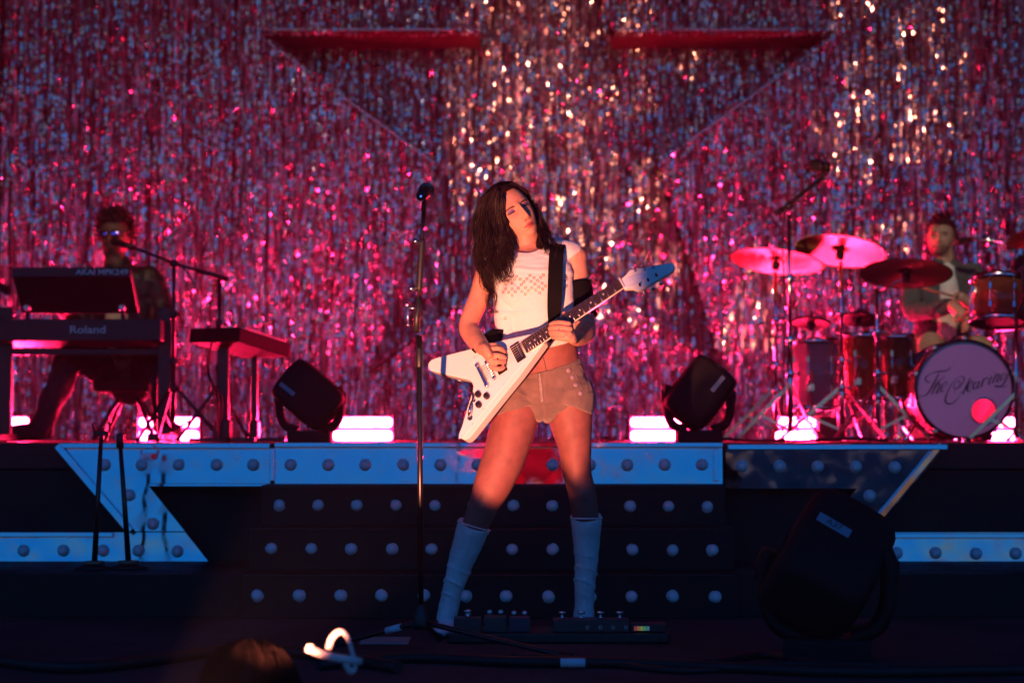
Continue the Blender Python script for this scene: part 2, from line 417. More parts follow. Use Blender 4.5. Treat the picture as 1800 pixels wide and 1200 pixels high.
# ------------------------------------------------------------------ red strobe bars on the deck
def strobe(cx, wpx, Y, label):
    p = W(cx, 770, Y); w = S(wpx, Y); h = S(14.5, Y); pitch = S(24, Y)
    t = thing('strobe_light', label, 'stage light', (p.x, Y, DECK_Z), 'red strobe lights along the riser')
    MB().box((p.x, Y + .05, DECK_Z + pitch * .95), (w * 1.03, .04, pitch * 1.7), bevel=0.006).build('housing', M_METALB, t)
    for k in range(2):
        MB().box((p.x, Y, DECK_Z + h * .5 + .006 + k * pitch), (w, 0.05, h), bevel=0.016).build('led_tube', M_LED, t)
    for s in (-1, 1): MB().box((p.x + s * (w / 2 + .012), Y + .03, DECK_Z + pitch), (.012, .12, pitch * 2.05), bevel=.003).build('spill_plate', M_METALB, t)  # black plates added to cut sideways light from the tubes
    return t
strobe(637.5, 101, 12.4, 'glowing red strobe bar just right of the left moving head light')
strobe(1162, 104, 12.4, 'glowing red strobe bar partly behind the right moving head light')
strobe(297, 102, 12.4, 'glowing red strobe bar behind the keyboard bench legs')
strobe(0, 98, 12.4, 'glowing red strobe bar at the left edge by the shoe')
strobe(1414, 98, 12.4, 'glowing red strobe bar behind the cymbal stand tripods')
strobe(1760, 46, 12.4, 'small glowing red strobe right behind the bass drum')
# ------------------------------------------------------------------ people: tools
def limb(m, pts, rad, per=5, n=20, up=None, ends=True):
    """smooth tapered limb through joints; rad = number or (lateral, depth) per joint"""
    rr = [(r, r) if not isinstance(r, (tuple, list)) else tuple(r) for r in rad]
    Q = catmull([tuple(p) + r for p, r in zip([tuple(Vector(p)) for p in pts], rr)], per)
    P = [Vector(q[:3]) for q in Q]; Rr = [(max(1e-3, q[3]), max(1e-3, q[4])) for q in Q]
    m.tube(P, Rr, n, True, up=up)
    if ends:
        for p, r in ((P[0], Rr[0]), (P[-1], Rr[-1])):
            q = min(r); m.ball(p, q, 12, 8)
    return m

def voxelize(m, size, smooth=3, name='tmp'):
    me = m.mesh(name, M_BLACK)
    o = bpy.data.objects.new(name, me); C.objects.link(o)
    a = o.modifiers.new('r', 'REMESH'); a.mode = 'VOXEL'; a.voxel_size = size; a.use_smooth_shade = True
    if smooth:
        b = o.modifiers.new('s', 'SMOOTH'); b.factor = 0.5; b.iterations = smooth
    dg = bpy.context.evaluated_depsgraph_get()
    out = bpy.data.meshes.new_from_object(o.evaluated_get(dg))
    bpy.data.objects.remove(o); bpy.data.meshes.remove(me)
    out.materials.clear()
    return out

def verts(me):
    a = np.empty(len(me.vertices) * 3); me.vertices.foreach_get('co', a); return a.reshape(-1, 3)
def set_verts(me, a): me.vertices.foreach_set('co', a.ravel()); me.update()

def mesh_obj(name, me, m, parent, smooth=True):
    me.name = name; me.materials.clear(); me.materials.append(m)
    b = world_loc(parent); a = verts(me); a -= np.array(b); set_verts(me, a)
    me.polygons.foreach_set('use_smooth', np.full(len(me.polygons), smooth)); me.update()
    o = bpy.data.objects.new(name, me); return link(o, parent)

def paint(me, col):
    at = me.color_attributes.new('Col', 'FLOAT_COLOR', 'POINT')
    c = np.ones((len(me.vertices), 4)); c[:, :3] = col
    at.data.foreach_set('color', c.ravel())

def skin_mat(name, rough=0.56, sub=0.12):
    m = mat(name, (0.5, 0.3, 0.2), rough, bump=0.18, bscale=260, spec=0.35)
    nt = m.node_tree; p = nt.nodes['Principled BSDF']
    a = nt.nodes.new('ShaderNodeAttribute'); a.attribute_name = 'Col'
    tc = nt.nodes.new('ShaderNodeTexCoord'); n1 = nt.nodes.new('ShaderNodeTexNoise'); n1.inputs['Scale'].default_value = 28; n1.inputs['Detail'].default_value = 6
    nt.links.new(tc.outputs['Object'], n1.inputs['Vector'])
    mr = nt.nodes.new('ShaderNodeMapRange'); mr.inputs['From Min'].default_value = .3; mr.inputs['From Max'].default_value = .7; mr.inputs['To Min'].default_value = .84; mr.inputs['To Max'].default_value = 1.14
    nt.links.new(n1.outputs['Fac'], mr.inputs['Value'])
    mx = nt.nodes.new('ShaderNodeMix'); mx.data_type = 'RGBA'; mx.blend_type = 'MULTIPLY'; mx.inputs[0].default_value = 1
    nt.links.new(a.outputs['Color'], mx.inputs[6]); nt.links.new(mr.outputs[0], mx.inputs[7]); nt.links.new(mx.outputs[2], p.inputs['Base Color'])
    p.inputs['Subsurface Weight'].default_value = sub; p.inputs['Subsurface Radius'].default_value = (0.012, 0.005, 0.003)
    p.inputs['Subsurface Scale'].default_value = 0.5
    return m

def rot_xyz(roll, yaw, pitch):
    """head frame: local x = picture right, -y = towards the lens, z up"""
    return Matrix.Rotation(R(-roll), 3, 'Y') @ Matrix.Rotation(R(yaw), 3, 'Z') @ Matrix.Rotation(R(pitch), 3, 'X')

FEAT = [  # amplitude (mm forwards), x, z, sigma x, sigma z
    (4, 27, 17, 22, 7), (-10, 31, 0, 14, 8.5), (6.5, 32, -0.5, 9, 5.5), (-3, 14, 3, 5, 9),
    (5, 43, -27, 19, 17), (8, 12, -45, 6, 5.5), (5, 6, -64.5, 10, 3.4)]
FEATC = [(9, 5, 6, 10), (13, -10, 6, 11), (16, -24, 7, 9), (21, -38, 8.5, 7.0), (7, -76, 13, 4.6), (-5, -70, 22, 1.7), (6, -67, 26, 18), (-4, -85, 14, 5), (8, -101, 16, 11)]
def head_points(t, lon, male=0.0):
    """t: -1 chin .. 1 crown; lon: 0 = face front; millimetres, origin between the ears at eye height"""
    c = np.sqrt(np.maximum(0, 1 - t * t))
    z = np.where(t > 0, 116 * t, 116 * t)
    up_ = t > 0
    wdt = (73 + 3 * male) * np.where(up_, c ** 0.85, c ** 0.56 * (1 - (0.20 - 0.06 * male) * np.clip(-t, 0, 1)))
    fr = 90 * np.where(up_, c ** 0.85, c ** 0.42)
    bk = 98 * np.where(up_, c ** 0.8, c ** 1.6)
    x = wdt * np.sin(lon); cy = np.cos(lon)
    # slightly squared front so the face is a plane, not a ball
    y = np.where(cy > 0, -fr * np.abs(cy) ** 0.8, bk * np.abs(cy))
    g = np.zeros_like(x); ax = np.abs(x)
    for a, fx, fz, s1, s2 in FEAT:
        g += a * np.exp(-((ax - fx) / s1) ** 2 / 2 - ((z - fz) / s2) ** 2 / 2)
    for a, fz, s1, s2 in FEATC:
        g += a * np.exp(-(x / s1) ** 2 / 2 - ((z - fz) / s2) ** 2 / 2)
    y = y - g * (cy > 0) * np.clip(cy * 3, 0, 1)
    return np.stack([x, y, z], -1)

def head_grid(nl=150, nt=120, male=0.0):
    t = -np.cos(np.linspace(0, PI, nt)); lon = np.linspace(-PI, PI, nl, endpoint=False)
    T, L = np.meshgrid(t, lon, indexing='ij')
    P = head_points(T, L, male).reshape(-1, 3)
    F = [(i * nl + j, i * nl + (j + 1) % nl, (i + 1) * nl + (j + 1) % nl, (i + 1) * nl + j) for i in range(nt - 1) for j in range(nl)]
    return P, F

def add_head(m, org, M, scale=1.0, male=0.0, ears=True):
    P, F = head_grid(male=male)
    A = np.array(M) @ (P.T * 0.001 * scale); A = A.T + np.array(org)
    m.add(A.tolist(), F, True)
    for s in ((-1, 1) if ears else ()):      # ears
        c = Vector(org) + M @ Vector((s * 0.0735, 0.008, -0.012)) * scale
        m.ball(c, (0.007 * scale, 0.018 * scale, 0.031 * scale), 12, 8, M)

def head_local(V, org, M, scale=1.0):
    return ((V - np.array(org)) @ np.array(M)) * 1000 / scale

def face_paint(col, H, lip, lid, brow, lash=(0.02, 0.015, 0.015), stubble=None, lidsize=1.0):
    """H: head-local mm coordinates of every vertex"""
    x, y, z = H.T; ax = np.abs(x); front = (y < -40) & (np.abs(z) < 125) & (ax < 80)
    def mix(mask, c):
        mk = np.clip(mask, 0, 1)[:, None] * front[:, None]; col[:] = col * (1 - mk) + np.array(c) * mk
    cheek = np.exp(-((ax - 40) / 16) ** 2 - ((z + 30) / 14) ** 2) * 0.25
    mix(cheek, (0.62, 0.25, 0.20))
    if stubble: mix(np.clip((-z - 52) / 14, 0, 1) * 0.75 * (1 - np.exp(-(x / 16) ** 2 - ((z + 72) / 7) ** 2)), stubble)
    mix(1.25 * np.exp(-((ax - 33) / (13 * lidsize)) ** 4 - ((z - 3.5) / (6.5 * lidsize)) ** 4), lid)
    mix(1.9 * np.exp(-((ax - 33) / 14) ** 4 - ((z + 2.0 - 0.0018 * (ax - 33) ** 2 * 3) / 2.5) ** 2), lash)
    mix(1.5 * np.exp(-((ax - 31) / 19) ** 4 - ((z - 16 + 0.008 * (ax - 30) ** 2) / 3.1) ** 2), brow)
    wl = 23 * (1 - 0.0)
    up_ = (ax < wl) & (z < -70 + 8.5 * (1 - (ax / wl) ** 1.6)) & (z > -70 - 10.5 * (1 - (ax / wl) ** 2))
    mix(up_.astype(float) * 0.9, lip)
    mix(np.exp(-(x / 20) ** 4 - ((z + 70) / 1.3) ** 2) * 0.8, (lip[0] * 0.25, lip[1] * 0.2, lip[2] * 0.2))
    mix(np.exp(-((ax - 8) / 4) ** 2 - ((z + 50) / 2.6) ** 2) * 0.85, (0.06, 0.025, 0.02))

def head_cap(org, M, keep, push, scale=1.0, male=0.0, name='hair_cap', jitter=0.0, seed=0):
    """a shell over the scalp (the hair's underlayer)"""
    P, F = head_grid(90, 70, male); rng = np.random.default_rng(seed)
    N = P / (np.linalg.norm(P, axis=1, keepdims=True) + 1e-9)
    k = keep(P)
    wob = rng.normal(0, jitter, len(P))[:, None] if jitter else 0
    Q = P + N * (push + wob)
    A = (np.array(M) @ (Q.T * 0.001 * scale)).T + np.array(org)
    F2 = [f for f in F if all(k[i] for i in f)]
    m = MB(); m.add(A.tolist(), F2, True); return m

def strand_set(m, guide, rad, count, rng, r0=0.0016, taper=0.35, wave=0.006, wl=9.0, n=4, per=5, lenvar=0.25, clump=12):
    """hair locks that follow a guide with a spread (list of (rx, ry, rz)) at each joint; strands gather in wavy locks"""
    G = np.array(catmull(guide, per)); Sp = np.array(catmull(rad, per)); k = len(G)
    d = ph = fr = None
    for i in range(count):
        if i % clump == 0:
            d = rng.normal(0, 1, 3); d /= np.linalg.norm(d); d *= rng.random() ** 0.45
            ph = rng.random(3) * 6.28; fr = wl * rng.uniform(0.6, 1.4); aw = rng.uniform(0.6, 1.5)
        dd = d + rng.normal(0, 0.16, 3)
        L = max(5, int(k * (1 - lenvar * rng.random()))); tt = np.arange(L) / k
        # a lock opens in the middle and gathers again at its tip
        P = G[:L] + (d[None] * (1 - 0.0 * tt[:, None]) + (dd - d)[None] * (0.35 + 1.1 * np.sin(np.clip(tt * 3.0, 0, 3.1)))[:, None]) * Sp[:L]
        amp = wave * aw * (tt ** 1.1)[:, None]
        P = P + amp * np.sin(tt[:, None] * fr + ph[None] + rng.normal(0, .12, 3)[None]) + np.cumsum(rng.normal(0, 0.0005, (L, 3)), axis=0)
        rr = r0 * rng.uniform(0.6, 1.3) * (1 - (1 - taper) * (np.arange(L) / (L - 1)) ** 2)
        rr[-1] *= 0.3
        m.tube([Vector(p) for p in P], [(float(q) * 1.5, float(q)) for q in rr], n, True)
    return m

M_HAIR = mat('dark_brown_hair', (0.017, 0.0065, 0.0052), 0.48, spec=0.28)
M_SKIN = skin_mat('skin')
# ------------------------------------------------------------------ the guitar's frame
SY = 7.4
def J(px, py, dy=0.0): return W(px, py, SY + dy)
G0 = W(864, 651, SY - 0.185)
g_u = Vector((0.838, -math.tan(R(13)), 0.548)).normalized()
_v0 = Vector((-0.548, 0, 0.838)); _v0 = (_v0 - g_u * _v0.dot(g_u)).normalized()
_n0 = g_u.cross(_v0)
if _n0.y > 0: _n0 = -_n0
g_n = (_n0 * math.cos(R(30)) + _v0 * math.sin(R(30))).normalized()
g_v = (_v0 * math.cos(R(30)) - _n0 * math.sin(R(30))).normalized()
def GP(u, v, d=0.0): return G0 + g_u * u + g_v * v + g_n * d
def g_hit(px, py, d=0.0):
    """guitar-face coordinates (u, v) under a point of the photograph"""
    o = Vector((0, 0, CAM_H)); r = (W(px, py, 1.0) - o)
    P0 = G0 + g_n * d; t = (P0 - o).dot(g_n) / r.dot(g_n); q = o + r * t - P0
    return q.dot(g_u), q.dot(g_v)
def GF(px, py, d):
    """point d metres in front of the guitar face, at that place of the picture"""
    u, v = g_hit(px, py, d); return GP(u, v, d)

# ------------------------------------------------------------------ the singer
singer = thing('person', 'dark-haired guitarist in white eyelet top, tan shorts and white knee boots at centre', 'person', (J(935, 1100).x, SY, 0.0))
HM = rot_xyz(31, 21, 1)
EYE = J(912, 366.5, -0.045)
HS = 1.03
H0 = EYE - HM @ Vector((0, -0.080, 0)) * HS
b = MB()
torso = [(956, 714, 40, .075, .03), (957, 704, 70, .100, .03), (959, 676, 73, .108, .025), (962, 648, 60, .094, .012), (963, 622, 53, .083, 0.0),
         (957, 597, 54, .083, 0.0), (948, 560, 59, .094, 0.0), (940, 522, 63, .104, 0.0), (936, 492, 65, .104, .005), (934, 464, 68, .086, .012), (932, 447, 54, .066, .02), (930, 434, 32, .052, .024)]
TP = [J(x, y, d) for x, y, w, t, d in torso]; TR = [(S(w, SY), t) for x, y, w, t, d in torso]
limb(b, TP, TR, 8, 64, up=(1, 0, 0), ends=False)
for (x, y) in ((908, 517), (960, 511)): b.ball(J(x, y, -0.040), (0.058, 0.064, 0.058), 32, 24)
for xs_ in (890, 984): limb(b, [J(xs_, 482, -.025), J(xs_ + 1, 530, -.030), J(xs_ + 3, 585, -.022)], [.040, .043, .036], 6, 28)
limb(b, [J(928, 446, .025), J(925, 425, .018), J(922, 405, .01), J(915, 385, .015)], [(.056, .056), .050, .050, .052], 5, 20)
for s, q in (((860, 470), .050), ((1009, 452), .050)):
    b.ball(J(*s, .02), q, 18, 12)
    limb(b, [J(930, 430, .025), J((930 + s[0]) / 2, (432 + s[1]) / 2 - 2, .025), J(s[0], s[1] - 2, .022)], [.042, .042, .044], 5, 16)
RARM = [J(860, 470, .02), J(844, 518, .005), J(824, 570, -.035), J(833, 592, -.085), J(847, 609, -.165), J(853, 614, -.205)]
RRAD = [.047, .040, .036, .037, .029, .025]
limb(b, RARM, RRAD, 9, 48)
LARM = [J(1009, 454, .02), J(1018, 508, .012), J(1029, 572, -.035), J(1027, 585, -.10), J(1016, 594, -.185), J(1007, 592, -.25)]
LRAD = [.047, .042, .037, .038, .030, .026]
limb(b, LARM, LRAD, 9, 48)
RLEG = [J(918, 696, .03), J(904, 742, .015), J(887, 800, .0), J(866, 852, -.01), J(851, 886, -.005), J(838, 918, .01), J(822, 960, .035), J(804, 1015, .055), J(790, 1066, .07), J(786, 1088, .07)]
RLR = [(S(43, SY), .098), (S(40.5, SY), .094), (S(38, SY), .084), (S(33.5, SY), .070), (S(27, SY), .060), (S(24, SY), .054), (.044, .046), (.032, .034), (.026, .028), .026]
limb(b, RLEG, RLR, 9, 64, up=(1, 0, 0))
LLEG = [J(1000, 696, .03), J(1004, 742, .03), J(1010, 782, .03), J(1014, 828, .035), J(1023, 866, .045), J(1029, 905, .07), J(1030, 950, .10), J(1029, 1000, .12), J(1027, 1060, .135), J(1026, 1088, .14)]
LLR = [(S(42, SY), .098), (S(38, SY), .092), (S(30, SY), .078), (S(25.5, SY), .066), (S(24.5, SY), .060), (S(23.5, SY), .054), (.042, .046), (.032, .034), (.026, .028), .026]
limb(b, LLEG, LLR, 9, 64, up=(1, 0, 0))
for kx, ky, kd, kr in ((848, 884, -.040, .034), (1024, 864, .008, .032)): b.ball(J(kx, ky, kd), (kr, kr * .9, kr * 1.25), 20, 14)
for sx_ in ((905, 447), (965, 441)): limb(b, [J(932, 446, -.040), J((932 + sx_[0]) / 2, sx_[1] - 1, -.045), J(sx_[0], sx_[1] - 2, -.03)], [.009, .010, .009], 5, 12)
add_head(b, H0, HM, HS, ears=False)

# hands
def chain(m, pts, r): limb(m, pts, [r * k for k in (1.06, 1.0, 0.94, 0.84)][:len(pts)], 4, 12)
# strumming hand: palm over the strings, fingers folded towards the pick
limb(b, [J(851, 612, -.195), GF(856, 620, .056), GF(863, 632, .050)], [(.027, .022), (.034, .019), (.032, .015)], 5, 18, up=g_v)
RF = [[(860, 613, .052), (875, 612, .050), (884, 616, .032), (887, 622, .016)], [(861, 624, .055), (876, 624.5, .052), (885, 627, .034), (888, 631, .017)],
      [(862, 635, .053), (876, 636, .048), (884, 635, .030), (887.5, 636, .016)], [(863, 644, .047), (874, 648, .042), (882, 647, .028), (886.5, 643, .016)]]
for f in RF: chain(b, [GF(*p) for p in f], 0.0098)
chain(b, [GF(856, 609, .045), GF(868, 607, .040), GF(880, 612, .026), GF(887, 619, .016)], 0.0108)
# fretting hand: palm below the neck, four fingers folded over the fingerboard, thumb behind it
limb(b, [J(1008, 592, -.245), GF(1003, 591, .022), GF(997, 586, .034)], [(.027, .022), (.032, .020), (.032, .017)], 5, 18, up=g_v)
LF = [[(1000, 569.5, .040), (982, 567, .048), (969, 570.5, .036), (974, 576, .014)], [(1002, 578, .044), (983, 575.5, .053), (967, 577, .040), (974, 582, .015)],
      [(1001.5, 587, .044), (984, 585, .053), (968, 584.5, .039), (977, 588, .015)], [(999, 595.5, .040), (984, 594, .047), (972, 591.5, .034), (981, 593, .014)]]
for f in LF: chain(b, [GF(*p) for p in f], 0.0100)
chain(b, [GF(1004, 588, -.012), GF(1003, 573, -.034), GF(998, 560, -.026), GF(992, 551, -.012)], 0.0108)
body_me = voxelize(b, 0.0027, 5)
V = verts(body_me)
H = head_local(V, H0, HM, HS)
col = np.tile(np.array([[0.60, 0.275, 0.185]]), (len(V), 1))
legs = V[:, 2] < J(0, 600).z
arm_ok = np.ones(len(V), bool)
for px, py in ((870, 640), (985, 585)):
    c = J(px, py, -.22); arm_ok &= np.linalg.norm(V - np.array(c), axis=1) > 0.10
tm = legs & arm_ok & (V[:, 1] > SY - 0.125) & (V[:, 0] > J(770, 0).x) & ~((V[:, 0] < J(862, 0).x) & (V[:, 2] > J(0, 640).z)) & ~((V[:, 0] > J(1019, 0).x) & (V[:, 2] > J(0, 625).z))
col[tm] = (0.265, 0.092, 0.078)
face_paint(col, H, (0.42, 0.07, 0.075), (0.16, 0.08, 0.27), (0.045, 0.018, 0.013))
nail = (0.03, 0.02, 0.04)
for f in RF[:2] + RF[2:]:
    c = np.array(GF(f[3][0] + .6, f[3][1] + .3, f[3][2] + .002)); col[np.linalg.norm(V - c, axis=1) < 0.0085] = nail
paint(body_me, col)
body = mesh_obj('body', body_me, M_SKIN, singer)

from mathutils.bvhtree import BVHTree
def bvh_of(o):
    me = o.data; off = world_loc(o)
    return BVHTree.FromPolygons([v.co + off for v in me.vertices], [tuple(p.vertices) for p in me.polygons])
def cast(tree, px, py):
    o = Vector((0, 0, CAM_H)); d = (W(px, py, 1.0) - o).normalized()
    h = tree.ray_cast(o, d)
    return (h[0], h[1]) if h[0] is not None else (None, None)

# white top
s = MB()
E = 0.0055
sh = [(959, 606, 56.5, .090, .002), (957, 597, 56, .088, 0.0), (948, 562, 60, .097, 0.0), (940, 522, 63.5, .107, 0.0), (936, 492, 66, .107, .005), (934, 464, 69, .089, .012), (932, 449, 56, .068, .02), (931, 440, 44, .062, .022)]
limb(s, [J(x, y, d) for x, y, w, t, d in sh], [(S(w, SY) + E, t + E) for x, y, w, t, d in sh], 5, 36, up=(1, 0, 0), ends=False)
for (x, y) in ((908, 517), (934, 516), (960, 511)): s.ball(J(x, y, -0.040), (0.060 + E, 0.063 + E, 0.060 + E), 32, 24)
for xs_ in (890, 984): limb(s, [J(xs_, 476, -.028), J(xs_ + 1, 530, -.032), J(xs_ + 3, 592, -.024)], [.044, .047, .044], 6, 28)
for sx_, e in (((868, 468), J(862, 474, .02)), ((996, 449), J(1004, 457, .02))):
    limb(s, [J(930, 437, .024), J((930 + sx_[0]) / 2, (440 + sx_[1]) / 2 - 2, .025), J(sx_[0], sx_[1], .022), e], [.046, .051, .057, .0565], 8, 40, ends=False)
shirt_me = voxelize(s, 0.0035, 9)
A = verts(shirt_me)
# pull folds: gentle ridges running from the armpits and under the bust
rng = np.random.default_rng(3)
bm = bmesh.new(); bm.from_mesh(shirt_me); bm.normal_update()
nc = J(927, 425, -0.02); 
for v in bm.verts:
    p = v.co; q = 0.0
    t_ = (p.z - J(0, 478).z) + 0.06 * (p.x - J(930, 0).x) + 0.004 * noise.noise(p * 9); q += 0.0034 * math.exp(-(t_ / 0.008) ** 2) * (1 if p.y < SY else 0)
    t_ = (p.z - J(0, 552).z) - 0.02 * (p.x - J(900, 0).x); q += 0.0035 * math.exp(-(t_ / 0.005) ** 2) * math.exp(-((p.x - J(900, 0).x) / 0.05) ** 2)
    t_ = (p.z - J(0, 449).z) + 0.30 * (p.x - J(945, 0).x); q += 0.002 * math.exp(-(t_ / 0.004) ** 2) * math.exp(-((p.x - J(965, 0).x) / 0.04) ** 2)
    q += 0.0022 * noise.noise(p * 22) + 0.0011 * noise.noise(Vector((p.x * 30, p.y * 30, p.z * 75)))
    v.co = p + v.normal * q
# open the neckline
dele = []
n_ax = (J(926, 400, 0.0) - J(932, 446, .01)).normalized()
nb = J(930, 438, -0.01)
for f in bm.faces:
    c = f.calc_center_median(); d = c - nb; h = d.dot(n_ax); rr = (d - n_ax * h).length
    if rr < 0.064 and h > -0.03: dele.append(f)
bmesh.ops.delete(bm, geom=dele, context='FACES')
be = [e for e in bm.edges if e.is_boundary]
nbr = {}
for e in be:
    for v in e.verts: nbr.setdefault(v.index if False else v, []).append(e.other_vert(v))
loops = []; seen = set()
for v0 in nbr:
    if v0 in seen: continue
    lp = [v0]; seen.add(v0)
    while True:
        nx_ = [q for q in nbr[lp[-1]] if q not in seen]
        if not nx_: break
        lp.append(nx_[0]); seen.add(nx_[0])
    loops.append(lp)
lp = max(loops, key=len)
CP = np.array([tuple(v.co) for v in lp])
for _ in range(12): CP = (np.roll(CP, 1, 0) + CP * 2 + np.roll(CP, -1, 0)) / 4
bm.to_mesh(shirt_me); bm.free()
M_SHIRT = mat('white_jersey', (0.78, 0.75, 0.72), 0.75, bump=0.35, bscale=420, spec=0.2, Sheen_Weight=0.2)
shirt = mesh_obj('shirt', shirt_me, M_SHIRT, singer)
sol = shirt.modifiers.new('thick', 'SOLIDIFY'); sol.thickness = 0.003; sol.offset = 1
CP = CP[::4]; CP = np.vstack([CP, CP[:1]])
MB().tube([Vector(p) for p in CP], [(.0050, .0036)] * len(CP), 8, False).build('collar', M_SHIRT, shirt)
st = bvh_of(shirt)
EY = [(170, 415), (200, 382), (228, 405), (258, 432), (285, 390), (308, 357), (346, 385), (388, 415), (420, 383), (453, 343), (497, 370), (537, 400), (570, 366), (600, 338),
      (165, 530), (190, 495), (220, 530), (255, 560), (288, 525), (322, 487), (365, 517), (405, 548), (440, 510), (475, 478), (518, 506), (560, 537), (592, 495), (622, 460), (835, 405), (858, 380), (848, 350), (852, 460), (828, 490),
      (178, 815), (360, 445), (405, 478), (465, 410), (508, 440), (550, 470), (585, 430), (255, 495)]
ey_t = MB().torus((0, 0, 0), (0, 0, 1), 0.0042, 0.0014, 14, 6).mesh('eyelet', mat('copper_eyelet', (0.65, 0.30, 0.16), 0.3, 1.0))
for (a, c) in EY:
    p, nn = cast(st, 860 + a / 6.32, 430 + c / 6.32)
    if p is None: continue
    o = bpy.data.objects.new('eyelet', ey_t); link(o, shirt); o.location = p + nn * 0.0036 - world_loc(shirt)
    o.rotation_euler = nn.to_track_quat('Z', 'Y').to_euler()

# shorts
s = MB(); E = 0.006
ps = [(952, 742, 11, .045, .025), (953, 733, 28, .075, .025), (955, 718, 62, .104, .028), (957, 700, 80, .112, .03), (959, 676, 74, .111, .025), (962, 658, 64, .100, .016), (958.5, 644, 60, .095, .010)]
limb(s, [J(x, y, d) for x, y, w, t, d in ps], [(S(w, SY) + E, t + E) for x, y, w, t, d in ps], 8, 64, up=(1, 0, 0), ends=False)
limb(s, [J(908, 668, .022), J(906, 692, .018), J(907, 706, .016), J(911, 721, .014)], [(S(24, SY) + E, .085), (S(41, SY) + E, .104), (S(42.5, SY) + E, .107), (S(43, SY) + E, .106)], 8, 56, up=(1, 0, 0), ends=False)
limb(s, [J(1000, 662, .022), J(1004, 684, .022), J(1004, 700, .022), J(999, 716, .02)], [(S(22, SY) + E, .080), (S(37, SY) + E, .102), (S(39.5, SY) + E, .107), (S(41.5, SY) + E, .106)], 8, 56, up=(1, 0, 0), ends=False)
shorts_me = voxelize(s, 0.0035, 5)
bm = bmesh.new(); bm.from_mesh(shorts_me); bm.normal_update()
for v in bm.verts:
    p = v.co; q = 0.0018 * noise.noise(p * 26) + 0.0010 * noise.noise(p * 70)
    t_ = (p.z - J(0, 712).z) - 0.45 * abs(p.x - J(954, 0).x); q += 0.0035 * math.exp(-((t_ - 0.004) / 0.006) ** 2)      # turned hem
    if abs(p.x - J(954.5, 0).x) < 0.03: q -= 0.006 * math.exp(-((p.x - J(954, 0).x) / 0.006) ** 2) * (1 if p.z < J(0, 715).z else 0)
    v.co = p + v.normal * q
bm.to_mesh(shorts_me); bm.free()
M_SHORTS = mat('tan_suede', (0.20, 0.135, 0.118), 0.9, bump=0.5, bscale=300, var=0.18, vscale=22, spec=0.1, Sheen_Weight=0.35)
shorts = mesh_obj('shorts', shorts_me, M_SHORTS, singer)
stt = bvh_of(shorts)
M_ZIP = mat('zip_metal', (0.75, 0.70, 0.62), 0.3, 1.0, bump=0.6, bscale=500)
zp = []
for k in range(9):
    p, nn = cast(stt, 948.5 + k * 0.55, 657 + k * 6.3)
    if p is not None: zp.append(p + nn * 0.0012)
MB().tube(zp, [(0.0048, 0.0022)] * len(zp), 8, up=(1, 0, 0)).build('zipper', M_ZIP, shorts)
MB().box(zp[0] + Vector((0, -0.003, -0.006)), (0.007, 0.003, 0.018), bevel=0.001).build('zipper_pull', M_ZIP, shorts)
for (a, c) in ((999.5, 651), (1006.5, 663), (1012, 676), (1020.5, 691)):
    p, nn = cast(stt, a, c)
    if p is None: continue
    MB().lathe(p, nn, [(0.0095, -.002), (0.0095, 0.002), (0.0075, 0.0036), (0.003, 0.0042)], 16).build('button', mat('horn_button', (0.30, 0.22, 0.27), 0.35), shorts)
def seam(tree, pts, r, name, m, parent):
    P = []
    for a, c in catmull(pts, 6):
        p, nn = cast(tree, a, c)
        if p is not None: P.append(p + nn * r * 0.4)
    if len(P) > 2: MB().tube(P, r, 6).build(name, m, parent)
for pts in ([(1018, 640), (1030, 660), (1040, 684)], [(905, 664), (940, 657), (980, 650), (1022, 641)], [(956, 712), (990, 706), (1040, 688)], [(952, 712), (930, 708), (900, 700)], [(1008, 652), (1016, 668), (1024, 688)], [(960, 658), (960, 690), (956, 712)]):
    seam(stt, pts, 0.0014, 'seam', M_SHORTS, shorts)
# tights' seam on the belly
seam(bvh_of(body), [(955, 628), (958, 640), (960, 652)], 0.0016, 'tights_seam', mat('tights_seam', (0.10, 0.05, 0.04), 0.6), body)

